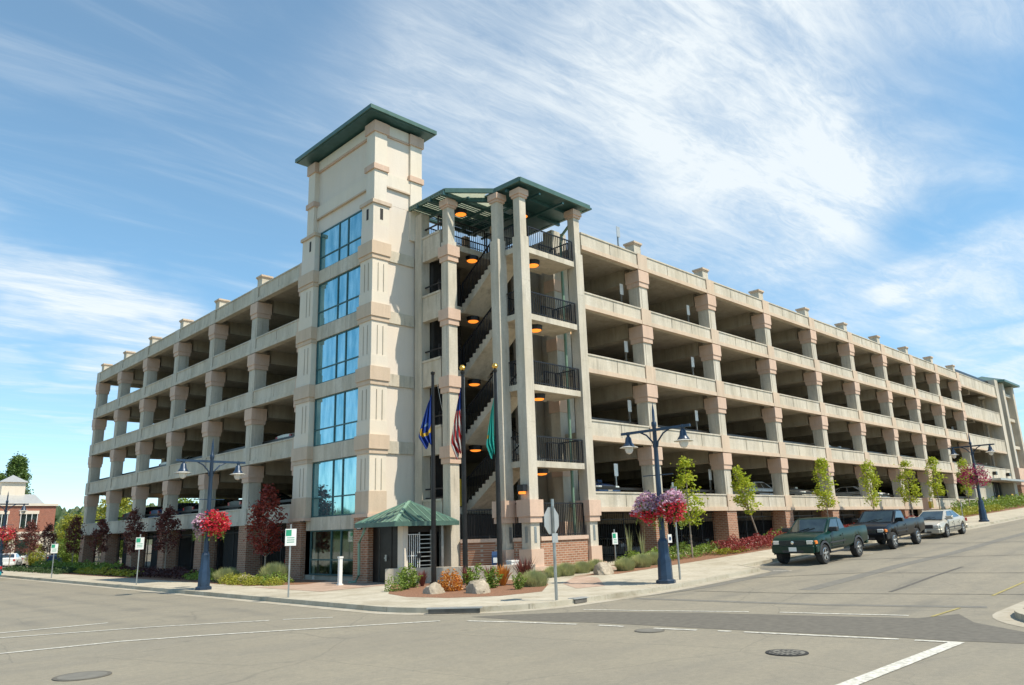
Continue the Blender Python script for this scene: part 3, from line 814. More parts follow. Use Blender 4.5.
gp('core_wall', MB().box(21.2, 24.0, 28.39, 28.6, .1, 15.3).box(21.25, 21.35, 27.2, 28.38, .1, 14.6), 'dark')  # near-black colour stands in for the shade inside bay and stairs
gp('core_wall', MB().box(25.7, 27.5, 26.1, 26.34, .1, 15.5), 'conc_in')
gp('core_wall', MB().box(27.66, 28.0, 24.5, 28.3, .1, 17.05), 'conc')
ap = MB().box(22.6, 22.62, 28.3, 28.38, 0, 1)
# ceiling lamps (orange) in the stairs
for p in [(24.0, 23.1, z-.27) for z in LZ]+[(23.5, 26.85, z-.31) for z in FZ[1:]]:
    o = gp('ceiling_lamp', MB().lathe([(.3, -.2), (.33, -.02), (.33, 0)], p, 12), 'black')
    gp('lens', MB().lathe([(.08, -.27), (.2, -.25), (.27, -.2)], p, 12), 'orange_lamp', o)
o = gp('wall_lamp', MB().box(22.2, 22.44, 22.45, 22.8, 3.62, 3.9), 'black'); gp('lens', MB().box(22.24, 22.4, 22.5, 22.76, 3.52, 3.62), 'orange_lamp', o)
o = gp('ceiling_lamp', MB().lathe([(.3, -.2), (.33, 0)], (24.3, 24.0, 17.1), 12), 'black'); gp('lens', MB().lathe([(.1, -.27), (.27, -.2)], (24.3, 24.0, 17.1), 12), 'orange_lamp', o)
o = gp('ceiling_lamp', MB().lathe([(.3, -.2), (.33, 0)], (22.0, 25.9, 17.2), 12), 'black'); gp('lens', MB().lathe([(.1, -.27), (.27, -.2)], (22.0, 25.9, 17.2), 12), 'orange_lamp', o)
# deck lamps
for x, y, k in [(33.6, 27, 2), (35.3, 26, 1), (39.6, 26, 1), (46.5, 27, 3), (52.8, 27, 2), (29.5, 26, 3), (60, 27, 1), (22.5, 43, 2), (22.5, 49, 1), (22.5, 55, 4), (22.5, 61, 3), (22.5, 37.5, 3), (22.5, 63, 1)]:
    p = (x, y, B[k]+.24)
    o = gp('deck_lamp', MB().lathe([(.3, -.16), (.12, -.05), (.1, 0)], p, 12), 'signback'); gp('lens', MB().lathe([(.1, -.3), (.26, -.28), (.27, -.17)], p, 12), 'warm_lamp', o)
# stair roof
EP = [(20.42, 27.9), (20.42, 25.15), (22.2, 23.7), (22.25, 22.05), (27.1, 22.05), (27.1, 28.2)]
ev = MB()
for a, b in zip(EP, EP[1:]):
    ev.bar((*a, 17.5), (*b, 17.5), .1, .22)
sr = gp('stair_roof', MB().prism([(22.21, 22.01), (27.24, 22.01), (27.24, 28.15), (24.9, 28.15), (24.9, 24.4), (22.21, 24.4)], 17.42, 17.5), 'teal')
gp('eave', ev, 'greenroof', sr)
apx = (24.6, 25.4, 18.7); rfm = MB()
for a, b in zip(EP[3:5]+[EP[5]], EP[4:6]+[(22.2, 28.2)]): rfm.quad((*a, 17.6), (*b, 17.6), apx)
rfm.quad((*EP[2], 17.6), (*EP[3], 17.6), apx)
gp('roof_deck', rfm, 'greenroof', sr)
sl = MB()
for i in range(17):
    y = 25.3+i*.17
    sl.box(20.35, 24.88, y, y+.075, 17.5+.0, 17.53)
gp('roof_slats', sl, 'teal', sr)
gp('roof_panel', MB().prism([(20.45, 27.88), (20.45, 25.2), (22.2, 24.05), (22.2, 24.42), (24.88, 24.42), (24.88, 27.88)], 17.54, 17.57), 'fibre', sr)
sb = MB()
for y in (25.2, 26.2, 27.2, 28.1): sb.box(20.3, 24.9, y-.06, y+.06, 17.28, 17.46)
for x in (21.4, 22.9, 24.4): sb.box(x-.05, x+.05, 24.6, 28.1, 17.2, 17.3)
for y in (23.0, 24.2): sb.box(22.3, 27.2, y-.06, y+.06, 17.24, 17.41)
for x in (23.6, 25.2): sb.box(x-.05, x+.05, 22.1, 28, 17.16, 17.25)
sb.bar((20.9, 25.6, 17.33), (22.8, 24.05, 17.33), .14, .2)
gp('roof_beam', sb, 'teal', sr)
gp('roof_post', MB().box(24.3, 24.62, 28.3, 28.6, 15.6, 17.25).box(24.4, 24.55, 26.3, 26.45, 15.75, 17.2), 'peach_light')
gp('downpipe', MB().tube([(26.72, 22.3, 17.3), (26.68, 22.9, 16.9), (26.68, 23.6, 16.4), (26.68, 23.7, 15.9), (26.68, 23.7, .2)], .07), 'greenlight')
# yellow gate panel at the first flight
gp('stair_gate', MB().box(21.5, 22.3, 26.5, 26.56, 3.2, 4.4), 'yellow')
# brick wall at the stair foot
for a, b, c, d in ((23.13, 26.08, YF+.0, YF+.3), (27.0, 27.02, 0, 0)):
    if d: 
        w = gp('brick_wall', MB().box(a, b, c, d, -.2, 1.62), 'brick'); gp('coping', MB().box(a-.02, b+.02, c-.06, d+.05, 1.62, 1.78), 'peach', w)
w = gp('brick_wall', MB().prism([(22.4, 23.3), (22.55, 22.95), (22.85, 23.05), (22.7, 23.4)], -.2, 1.62), 'brick')
gp('coping', MB().prism([(22.35, 23.28), (22.5, 22.93), (22.9, 23.07), (22.75, 23.42)], 1.62, 1.76), 'peach', w)
w = gp('brick_wall', MB().prism([(21.15, 25.25), (22.1, 23.95), (22.35, 24.1), (21.4, 25.45)], -.2, 1.62), 'brick')
gp('coping', MB().prism([(21.1, 25.2), (22.07, 23.9), (22.4, 24.1), (21.45, 25.5)], 1.62, 1.76), 'peach', w)
railing((23.2, YF+.15, 1.75), (26.05, YF+.15, 1.75), 1.4, .11, 'iron_fence'); railing((22.7, 23.0, 1.75), (22.5, 23.4, 1.75), 1.4, .11, 'iron_fence')
railing((21.3, 25.2, 1.75), (22.2, 24.0, 1.75), 1.2, .11, 'iron_fence')
gp('painted_shade_panel', MB().box(21.5, 26.6, 26.0, 26.08, 0, 2.8), 'dark')  # near-black sheet painted as the shaded opening behind the brick wall
# far stair tower at the east end
for x, y in ((100.6, 22.7), (104.8, 22.7), (104.8, 26.5), (100.6, 26.5), (102.4, 24.5)):
    gp('far_stair_column', MB().cbox((x, y), .75, .75, 1, 16.9), 'conc_col')
for z in (6.6, 9.8, 13.0, 15.9): gp('far_landing', MB().box(100.2, 105.2, 22.6, 27, z-.35, z), 'conc')
gp('far_core', MB().box(101.7, 104.4, 25.2, 27.4, 1, 15.5), 'conc_in')
gp('far_base', MB().box(100.1, 105.6, 22.3, 23.2, 1.5, 5.3), 'brick'); gp('far_base_band', MB().box(100, 105.7, 22.2, 23.3, 5.3, 7.2), 'peach')
fr = MB(); q = [(99.6, 21.9), (106.0, 21.9), (106.0, 27.6), (99.6, 27.6)]
for i in range(4): fr.quad((*q[i], 17.2), (*q[(i+1) % 4], 17.2), (102.8, 24.8, 18.4))
fr.quad(*[(*p, 17.2) for p in q]); fo = gp('far_stair_roof', fr, 'greenroof'); 
gp('eave', MB().box(99.5, 106.1, 21.8, 27.7, 16.95, 17.19), 'greenroof', fo)
gp('window_grille', MB().box(XF+.6, XF+.62, 30, 30.1, 0, .1), 'dark') if 0 else None

# -------------------------------------------------- gate house (kiosk)
K = empty('gate_house', (18.9, 26.3, .14), 0, 'small gate house with green pyramid roof and white turnstile gate beside the lift tower', 'gate house')
kr = MB(); ez = 2.52
e = [(17.6, 27.75), (17.6, 24.95), (20.75, 24.95), (20.75, 27.75)]; ap = (19.35, 26.4, 3.4)
for i in range(4): kr.quad((*e[i], ez), (*e[(i+1) % 4], ez), ap)
kr.quad(*[(*p, ez) for p in e])
def lerp(a, b, t): return tuple(a[i]+(b[i]-a[i])*t for i in range(3))
rs = MB()
for i in (0, 1):
    a, b = (*e[i], ez), (*e[i+1], ez); n = 9
    for j in range(1, n):
        t = j/n; base = lerp(a, b, t); mid = .5
        s_ = 1-abs(t-.5)*2
        top = lerp(base, (ap[0] if i else base[0]+(ap[0]-a[0]), base[1]+(ap[1]-base[1])*0 if i == 0 else ap[1], ap[2]), 1)
        if i == 0: top = (a[0]+(ap[0]-a[0])*s_, base[1], ez+(ap[2]-ez)*s_)
        else: top = (base[0], a[1]+(ap[1]-a[1])*s_, ez+(ap[2]-ez)*s_)
        rs.bar(base, top, .03, .05)
for i in range(4): rs.bar((*e[i], ez+.02), ap, .12, .06)
r = kr.build('roof', 'greenroof', K); rs.build('roof_seam', 'greenlight', r)
MB().box(17.54, 20.81, 24.89, 24.96, ez-.16, ez+.02).box(17.54, 17.61, 24.96, 27.75, ez-.16, ez+.02).box(20.74, 20.81, 24.96, 27.75, ez-.16, ez+.02).build('gutter', 'greenroof', r)
d = MB().box(18.5, 18.58, 26.45, 27.85, .12, 2.4).build('door', 'bronze', K)
MB().box(18.46, 18.5, 26.75, 26.87, 1.0, 1.25).box(18.42, 18.46, 26.7, 26.87, 1.1, 1.15).build('handle', 'steel', d)
MB().box(18.48, 18.499, 27.3, 27.32, .15, 2.3).build('door_gap', 'seam', d)
MB().box(18.3, 18.55, 25.4, 25.75, .12, 2.38).build('post', 'cream2', K)
MB().box(18.52, 18.58, 25.76, 26.44, .12, 2.38).build('side_panel', 'bronze', K)
MB().box(20.25, 20.37, 25.4, 25.55, .12, 2.38).build('post', 'steel', K)
MB().box(20.33, 20.4, 25.9, 27.8, .12, 2.38).build('side_wall', 'dark', K)
g = MB()
for i in range(7): g.bar((18.6+i*.1, 25.5, .2), (18.6+i*.1, 25.5, 2.05), .025)
for z in (.35, 1.2, 2.03): g.bar((18.58, 25.5, z), (19.22, 25.5, z), .03)
g.build('gate', 'white', K)
MB().box(19.08, 19.22, 25.42, 25.48, 1.1, 1.3).build('lock', 'black', K)
g = MB()
for i in range(11): g.bar((19.28, 25.6, .3+i*.17), (19.75, 25.5, .3+i*.17), .035)
g.bar((19.78, 25.5, .2), (19.78, 25.5, 2.2), .06); g.bar((19.25, 25.6, .2), (19.25, 25.6, 2.2), .05)
for i in range(10): g.bar((19.82, 25.55, .4+i*.175), (20.15, 25.75, .4+i*.175), .03)
g.build('turnstile', 'steel', K)
MB().box(18.6, 20.3, 27.0, 27.06, .12, 2.4).build('back_panel', 'dark', K)
MB().box(18.56, 20.24, 25.55, 25.65, 2.12, 2.36).build('header', 'dark', K)
tag(MB().tube([(18.05, 27.7, 2.42), (18.0, 27.75, 2.2), (18.0, 28.1, 1.75), (18.05, 28.15, .45), (17.95, 28.25, .2), (17.7, 28.4, .16)], .06).build('downpipe', 'greenlight', K, smooth=True))

tag(MB().box(-.07, .07, -.06, .06, 0, 1.05).box(-.1, .1, -.09, .09, 0, .06).box(-.09, .09, -.08, .08, 1.05, 1.12).build('card_reader_post', 'white', None), 'slim white card reader post standing before the lift tower brick base', 'bollard')
bpy.data.objects['card_reader_post'].location = (16.85, 27.65, .14)
o = empty('wall_sign', (18.2, 28.4, 2.45), 0, 'small square white sign on the brick pier of the lift tower', 'sign')
MB().box(-.03, 0, -.18, .18, -.16, .16).build('frame', 'black', o, local=True); MB().box(-.035, -.03, -.14, .14, -.12, .12).build('sign_face', 'signback', o, local=True)

# low planter wall, planters contents come later
o = MB().prism([(17.85, 25.95), (22.05, 21.75), (22.3, 22.0), (18.1, 26.2)], .1, .74).build('planter_wall', 'conc')
tag(o, 'low pale concrete wall behind the three flagpoles', 'wall')
nb = empty('newspaper_box', (21.55, 23.45, .14), R(-45), 'blue newspaper box in front of the brick stair wall', 'newspaper box')
MB().box(-.19, .19, -.18, .18, .4, .92).prism([(-.19, -.18), (.19, -.18), (.19, .18), (-.19, .18)], .92, lambda x, y: .97+(y+.18)*.4).build('cabinet', 'p_blue', nb, local=True)
MB().box(-.13, .13, -.2, -.18, .68, .88).build('window', 'white', nb, local=True); MB().box(-.03, .03, -.03, .03, 0, .45).box(-.15, .15, -.15, .15, 0, .03).build('leg', 'black', nb, local=True)
M['p_blue'].node_tree.nodes  # shared paint
o = tag(MB().cbox((0, 0), .38, .3, 0, .7).cbox((0, 0), .42, .34, .7, .76).build('utility_box', 'white'), 'small white box beside the blue newspaper box', 'utility box'); o.location = (22.05, 22.95+.0, .14); o.location = (21.9, 22.9, .14)

# ------------------------------------------------------------------ street lamps with baskets
def lathe_obj(name, prof, mat, parent, c=(0, 0, 0), seg=16, smooth=40): return MB().lathe(prof, c, seg).build(name, mat, parent, smooth=smooth, local=True)
def street_lamp(loc, rz, label, baskets=True):
    t = empty('street_lamp', loc, rz, label, 'street lamp', 'twin-arm blue street lamps')
    lathe_obj('base', [(.33, 0), (.33, .1), (.25, .14), (.23, .75), (.19, .85), (.17, 1.35), (.12, 1.45)], 'blue', t, seg=8, smooth=20)
    lathe_obj('pole', [(.1, 1.45), (.085, 3.4), (.07, 5.2), (.09, 5.25), (.09, 5.35), (.05, 5.4), (.045, 5.75), (.0, 6.1)], 'blue', t)
    MB().bar((-1.45, 0, 5.1), (1.45, 0, 5.1), .07, .09).tube([(-.62, 0, 5.08), (-.35, 0, 4.95), (-.12, 0, 4.7), (-.08, 0, 4.5)], .03).tube([(.62, 0, 5.08), (.35, 0, 4.95), (.12, 0, 4.7), (.08, 0, 4.5)], .03).build('arm', 'blue', t, local=True)
    MB().bar((-.62, 0, 3.55), (.62, 0, 3.55), .03).build('basket_arm', 'blue', t, local=True)
    for s in (-1, 1):
        h = MB().lathe([(.06, 5.15), (.07, 5.06), (.05, 5.0), (.1, 4.94), (.13, 4.78), (.21, 4.66), (.2, 4.63)], (s*1.15, 0, 0), 16).build('lamp_shade', 'blue', t, smooth=40, local=True)
        MB().lathe([(.02, 4.36), (.1, 4.4), (.15, 4.5), (.16, 4.63)], (s*1.15, 0, 0), 14).build('globe', 'lampglass', h, smooth=True, local=True)
        MB().lathe([(.22, 4.64), (.33, 4.60), (.33, 4.59), (.22, 4.62)], (s*1.15, 0, 0), 18).build('glass_skirt', 'lampglass', h, smooth=True, local=True)
    return t
def basket(loc, label, mats, r=(.62, .62, .5), n=1500, leaf=.1):
    t = empty('hanging_basket', loc, 0, label, 'flower basket', 'hanging flower baskets on the street lamps')
    MB().lathe([(.1, -.28), (.22, -.2), (.3, 0), (.31, .03)], seg=14).build('planter_bowl', 'dark', t, smooth=True, local=True)
    MB().bar((0, 0, 0), (0, 0, .6), .02).build('hanger', 'black', t, local=True)
    gm = MB()
    for i in range(int(n*.25)):
        d = Vector((random.gauss(0, 1), random.gauss(0, 1), random.gauss(0, 1))).normalized()*random.uniform(.6, .95)
        gm.leaf((d.x*r[0], d.y*r[1], d.z*r[2]), .09)
    for i in range(26):
        a = random.uniform(0, 6.283); q = r[0]*random.uniform(.5, .95); ln = random.uniform(.25, .6)
        for j in range(9): gm.leaf((q*math.cos(a)*(1+.02*j), q*math.sin(a)*(1+.02*j), -r[2]*.45-ln*j/9), .07)
    gm.build('foliage', 'leaf_mid', t, local=True)
    for j, (m, test) in enumerate(mats):
        fm = MB(); c = 0
        while c < n/len(mats):
            d = Vector((random.gauss(0, 1), random.gauss(0, 1), random.gauss(0, 1))).normalized()*random.uniform(.6, 1.08)
            if not test(d): 
                if random.random() > .06: continue
            d.z -= .35*max(0, (random.random()-.6))
            k = 1+.45*noise.noise(d*1.9+Vector((loc[0]*7, loc[1]*5, 0)))
            fm.leaf((d.x*r[0]*k, d.y*r[1]*k, d.z*r[2]*k), leaf*1.2); c += 1
        fm.build('blossoms', m, t, local=True)
LP = (12.95, 31.5, .14)
street_lamp(LP, 0, 'blue twin-arm street lamp with pink and red basket on the left sidewalk')
street_lamp((21.75, 15.4, zf(21.7)+.13), R(90), 'blue twin-arm street lamp with white and red baskets beside the stop sign')
street_lamp((59.4, 15.76, zf(59.4)+.13), R(90), 'blue twin-arm street lamp uphill beyond the silver car')
street_lamp((12.95, 69.5, .14), 0, 'blue twin-arm street lamp at the far left edge of the photo')
allp = lambda d: True
basket((12.72, 31.6, 2.72), 'pale pink hanging flower basket on the left side of the near-left lamp', [('petal_pink', allp)], (.3, .3, .42), 800)
basket((13.2, 31.4, 2.72), 'bright red hanging flower basket on the near-left lamp', [('petal_red', allp)], (.55, .55, .5), 2000)
basket((21.75, 15.83, 2.68), 'pale pink hanging flower basket, left one on the lamp by the stop sign', [('petal_pink', lambda d: d.z > -.25), ('petal_pink', lambda d: d.z > -.25), ('petal_red', lambda d: d.z < -.2)], (.52, .52, .5), 2000)
basket((21.75, 14.92, 2.68), 'red and white hanging flower basket, right one on the lamp by the stop sign', [('petal_red', lambda d: d.z < .4), ('petal_pink', lambda d: d.z > .2)], (.48, .48, .5), 1800)
basket((59.4, 15.9, 4.75), 'deep magenta hanging flower basket on the far uphill lamp', [('petal_magenta', allp)], (.95, .95, .75), 1500, .1)
basket((13.0, 69.5, 3.0), 'red hanging flower basket on the far-left lamp', [('petal_red', allp)], (.75, .75, .6), 900, .1)

# ------------------------------------------------------------------ flagpoles and flags
def flagpole(x, y, h, ball, label):
    t = empty('flagpole', (x, y, .15), 0, label, 'flagpole', 'flagpoles in the corner planter')
    lathe_obj('pole', [(.16, 0), (.16, .06), (.105, .1), (.085, h*.6), (.06, h)], 'bronze', t)
    lathe_obj('truck', [(.07, h), (.09, h+.05), (.09, h+.12), (.03, h+.15)], 'bronze', t, seg=12)
    if ball: lathe_obj('ball', [(.01, h+.14), (.09, h+.18), (.13, h+.27), (.09, h+.36), (.01, h+.4)], 'gold', t, seg=14)
    MB().tube([(.1, -.1, h-.1), (.3, -.15, h-1.2), (.42, -.15, h-1.6)] if not ball else [(.1, 0, h-.1), (.1, 0, 1.3)], .008, 5).build('halyard', 'steel', t, local=True)
flagpole(18.75, 24.0, 8.2, False, 'dark flagpole without a ball, carrying the blue flag')
flagpole(19.5, 23.0, 8.15, True, 'dark gold-balled flagpole carrying the striped flag, middle of the three')
flagpole(20.2, 21.8, 8.1, True, 'dark gold-balled flagpole carrying the teal flag')
def flag(base, w, h, label, kind):
    """limp flag: narrow folded cloth hanging from the hoist; u runs across, v downwards"""
    import mathutils
    nu, nv = 30, 44
    vs = []; fs = {}
    dirv = Vector((-.74, .67, 0)); side = Vector((.67, .74, 0))
    for j in range(nv+1):
        v = j/nv
        for i in range(nu+1):
            u = i/nu
            spread = w*(.12+.88*min(1, (v*1.35))**.8)*(1 if v < .78 else 1-.75*(v-.78)/.22*(1-u*.3))
            x = -u*spread
            fold = .11*math.sin(u*17+v*2.0)*(.35+.65*v)+.04*math.sin(u*31+v*5)
            z = -v*h*(1-.0*u)-u*.55*h*.22
            if v > .8: z -= .1*math.sin(u*9)*(v-.8)*4
            p = -dirv*x*-1*-1+side*fold
            p = dirv*(-x)+side*fold
            vs.append((p.x, p.y, z))
    def material_of(u, v):
        if kind == 'us': return 'flag_blue' if (v < .34 and u < .9 and v+u*.1 < .36) else ('flag_red' if int((u*5.5+v*6.5)) % 2 else 'flag_white')
        if kind == 'navy':
            a = (u-.45)/.42; b = (v-.62)/.16
            d = math.hypot(a, b)
            if d < .42: return 'flag_sky' if b < 0 else 'flag_blue'
            if .95 < math.hypot(a, (v-.60)/.17) < 1.35 and b > -.1: return 'flag_gold'
            return 'flag_blue'
        return 'flag_gold' if math.hypot((u-.9)/.12, (v-.62)/.04) < 1 else 'flag_teal'
    me = bpy.data.meshes.new('flag'); faces = []; mi = []; names = []
    for j in range(nv):
        for i in range(nu):
            a = j*(nu+1)+i; faces.append((a, a+1, a+nu+2, a+nu+1)); n = material_of((i+.5)/nu, (j+.5)/nv)
            if n not in names: names.append(n)
            mi.append(names.index(n))
    me.from_pydata(vs, [], faces)
    for n in names: me.materials.append(M[n])
    for p, k in zip(me.polygons, mi): p.material_index = k
    me.shade_smooth()
    o = bpy.data.objects.new('flag', me); col.objects.link(o); o.location = base
    sol = o.modifiers.new('thickness', 'SOLIDIFY'); sol.thickness = .006
    return tag(o, label, 'flag')
for n, c in dict(flag_blue=(.02, .07, .38), flag_red=(.62, .04, .04), flag_white=(.75, .73, .7), flag_gold=(.75, .5, .05), flag_sky=(.3, .45, .6), flag_teal=(.06, .62, .52)).items():
    M[n] = leafm(n, c, tuple(x*.92 for x in c), .35)
flag((18.68, 24.0, 7.55), .52, 1.95, 'blue flag with a yellow ribbon emblem hanging limp from the left pole', 'navy')
flag((19.43, 23.05, 7.75), .42, 2.55, 'red and white striped flag hanging limp from the middle pole', 'us')
flag((20.13, 21.85, 7.2), .34, 2.1, 'teal green flag hanging limp from the right pole', 'teal')

# ------------------------------------------------------------------ signs
def stop_sign():
    t = empty('stop_sign', (15.98, 14.99, .14), R(0), 'octagonal stop sign seen from its bare metal back at the kerb corner', 'stop sign')
    MB().bar((0, 0, 0), (0, 0, 2.75), .06).build('post', 'steel', t, local=True)
    mb = MB(); d = Vector((.96, .17, 0)).normalized(); nrm = Vector((.17, -.96, 0)).normalized()
    f0 = []; n = 8
    for s in (.05, .062):
        for i in range(n):
            a = R(22.5+45*i); p = -nrm*s+d*.4*math.cos(a); mb.v.append((p.x, p.y, 2.15+.4*math.sin(a)))
    mb.f += [tuple(range(7, -1, -1)), tuple(range(8, 16))]+[(i, (i+1) % 8, 8+(i+1) % 8, 8+i) for i in range(8)]
    mb.build('sign_plate', 'signback', t, local=True)
    b = MB(); 
    b.bar((nrm.x*.0, -.03, 1.75), (0, -.03, 2.55), .03, .02); b.build('bracket', 'steel', t, local=True)
    MB().box(-.11, .11, -.05, -.03, 1.55, 1.8).build('street_plate', 'signback', t, local=True)
stop_sign()
def parking_sign(loc, h, rz, label, face='white', w=.36, hh=.55):
    t = empty('street_sign', loc, rz, label, 'street sign')
    MB().bar((0, 0, 0), (0, 0, h), .05).build('post', 'steel', t, local=True)
    p = MB().box(-w/2, w/2, -.05, -.03, h-hh-.15, h-.15).build('sign_plate', face, t, local=True)
    if face == 'white':
        MB().box(-w/2+.02, -w/2+.2, -.055, -.0505, h-.38, h-.18).build('green_square', 'signgreen', p, local=True)
        m_ = MB()
        for i in range(3): m_.box(-w/2+.06, w/2-.06, -.055, -.0505, h-.45-i*.07, h-.43-i*.07)
        m_.build('text_line', 'signgreen', p, local=True)
    return t
parking_sign((12.72, 24.05, .14), 2.35, R(-20), 'white parking sign with a green square, nearest on the left sidewalk')
parking_sign((12.85, 39.0, .14), 2.3, R(-20), 'white and green parking sign in front of the red-leaved trees')
parking_sign((12.85, 54.0, .14), 2.15, R(-20), 'small distant green and white sign near the brick building')
parking_sign((22.9, 15.62, zf(22.9)+.13), 3.3, R(75), 'tall thin signpost with grey plate just right of the lamp by the stop sign', 'signback', .3, .5)
parking_sign((27.4, 22.0, .38), 1.6, R(-10), 'low white sign at the foot of the stair wall', 'white', .3, .5)
t = parking_sign((61.5, 17.6, zf(61.5)+.13), 1.4, 0, 'short thin marker post beside the far uphill lamp', 'signback', .12, .2)
for i, (x, z, lab) in enumerate([(31.05, 12.6, 'first bay of the top covered deck'), (37.37, 12.6, 'second bay of the top covered deck'), (31.1, 9.45, 'first bay of the third deck'), (37.35, 9.45, 'second bay of the third deck'),
        (31.05, 6.3, 'first bay of the second deck'), (37.24, 6.3, 'second bay of the second deck'), (29.6, 3.0, 'first bay of the lowest deck'), (38.1, 3.0, 'second bay of the lowest deck'), (31.1, 15.9, 'open roof deck above the first bay')]):
    t = empty('deck_sign', (x, 23.45, z), 0, 'small white parking sign on a post in the '+lab, 'parking sign', 'white parking signs on the garage decks')
    MB().bar((0, 0, 0), (0, 0, 2.1), .07).build('post', 'steel', t, local=True)
    MB().box(-.14, .14, -.06, -.04, 1.5, 2.1).build('sign_plate', 'signback' if z > 15 else 'white', t, local=True)
t = empty('pier_sign', (32.25, 22.4, 1.45), 0, 'small square notice with blue symbol on the first brick pier', 'sign')
MB().box(-.16, .16, 0, .05, -.2, .2).build('plate', 'white', t, local=True); MB().lathe([(.09, -.012), (.09, -.002)], (0, 0, 0), 14, 'Y').build('symbol', 'p_blue', t, local=True)
hy = empty('call_box', (66.3, 21.4, zf(66)+.3), 0, 'yellow call box on a brown post by the uphill planting', 'call box')
MB().box(-.3, .3, -.2, .2, 0, 1.5).build('post', 'peach', hy, local=True); MB().box(-.22, .3, -.4, -.2, .7, 1.2).build('box', 'yellow', hy, local=True)
for x in (89.5, 94.5): 
    tag(MB().lathe([(.12, 0), (.12, 1.1), (.03, 1.2)], (0, 0, 0), 12).build('bollard', 'yellow', None, smooth=True), 'yellow bollard at the uphill garage entrance, '+('nearer' if x < 90 else 'farther'), 'bollard').location = (x, 22.0, zf(x)+.1)

# ------------------------------------------------------------------ vegetation
def clump_leaves(mb, c, r, n, size):
    for _ in range(n):
        p = Vector(c)+Vector((random.gauss(0, r), random.gauss(0, r), random.gauss(0, r*.9)))
        mb.leaf(p, size)
def tree_meshes(h, z0, rad, n_cl, n_lf, leafmat, size=.13, lean=0, tr=.05, gap=.0, shape='oval'):
    """returns (trunk mesh, crown mesh)"""
    tk = MB(); cr = MB()
    top = Vector((-lean, 0, h*.93)); N_ = 7
    axis = [Vector((-lean*(i/N_)**1.0, 0, h*.93*i/N_)) for i in range(N_+1)]
    tk.tube(axis, [tr*(1-.85*i/N_) for i in range(N_+1)], 7)
    for c in range(n_cl):
        t = random.random()
        z = z0+(h-z0)*t
        if shape == 'oval': rr = rad*(math.sin(math.pi*(.12+.86*t))**.7)*(1-.35*t)
        elif shape == 'poplar': rr = rad*min(1, (t+.08)*4)*(1-t)**.45
        else: rr = rad*math.sqrt(max(0, 1-(2*t-1)**2))
        a = random.uniform(0, 6.283); q = rr*math.sqrt(random.uniform(.15, 1))
        ax = Vector((-lean*z/(h*.93), 0, 0))
        p = Vector((ax.x+q*math.cos(a), q*math.sin(a), z))
        if c % 3 == 0:
            zb = max(z0*.8, z-q*1.3); st = Vector((-lean*zb/(h*.93), 0, zb)); tk.tube([st, st.lerp(p, .55)+Vector((0, 0, -.04)), p], [tr*.35, tr*.22, tr*.1], 4)
        clump_leaves(cr, p, rad*.17, n_lf, size)
    tm = tk.mesh('trunk'); tm.materials.append(M['bark']); cm = cr.mesh('crown'); cm.materials.append(M[leafmat])
    return tm, cm
def plant_tree(name, meshes, loc, label, cat='tree', group=None, rz=0, sc=1):
    t = empty(name, loc, rz, label, cat, group); t.scale = (sc, sc, sc)
    link('trunk', meshes[0], None, t); c_ = link('crown', meshes[1], None, t); q = math.sin(loc[0]*1.7+loc[1]*2.3); c_.scale = (1+.14*q, 1-.1*q, 1+.04*q); return t
redA = tree_meshes(4.15, 1.3, .82, 90, 34, 'leaf_brightred', .15)
redB = [tree_meshes(3.7, 1.35, .78, 75, 26, 'leaf_red', .15) for _ in range(2)]
plant_tree('red_leaf_tree', redA, (17.2, 34.9, .15), 'bright dark-red leaved tree nearest the lift tower', 'tree', 'red-leaved street trees')
for i, (y, lab) in enumerate([(47.6, 'dark purple-leaved tree just left of the near-left lamp'), (53.6, 'dark purple-leaved tree between the two parking signs'), (60.4, 'purple-leaved tree at the third pier from the garage corner'), (66.8, 'purple-leaved tree at the far left corner of the garage'), (74.5, 'small purple-leaved tree beyond the garage corner'), (81, 'purple-leaved tree in front of the brick building'), (88, 'reddish tree beside the far-left lamp')]):
    plant_tree('red_leaf_tree', redB[i % 2], (17.2, y, .15), lab, 'tree', 'red-leaved street trees', i*1.3, 1+.06*math.sin(i*3))
grn = [tree_meshes(4.75, 1.8, .72, 60, 25, 'leaf_green', .15, tr=.05) for _ in range(3)]
grl = tree_meshes(4.3, 2.0, .66, 52, 25, 'leaf_green', .15, lean=2.0, tr=.055)
greens = [(31.2, .35, 0, 'bright green sapling behind the signpost by the near-right lamp'), (46.1, .9, 1, 'green sapling behind the dark green pickup'), (53.2, 1.2, 2, 'green sapling behind the black pickup'), (60.2, 1.5, 0, 'slender green sapling between the black pickup and silver car'), (66.3, 1.75, 1, 'green sapling above the silver car'), (74.0, 2.1, 2, 'green sapling beside the magenta basket')]
for i, (x, z, k, lab) in enumerate(greens): plant_tree('green_sapling', grn[k], (x, 20.5, z), lab, 'tree', 'green saplings along the uphill sidewalk', i*2.1, 1.02)
plant_tree('green_sapling', grl, (38.0, 20.6, .7), 'leaning green sapling with pale trunk left of the pickups', 'tree', 'green saplings along the uphill sidewalk')

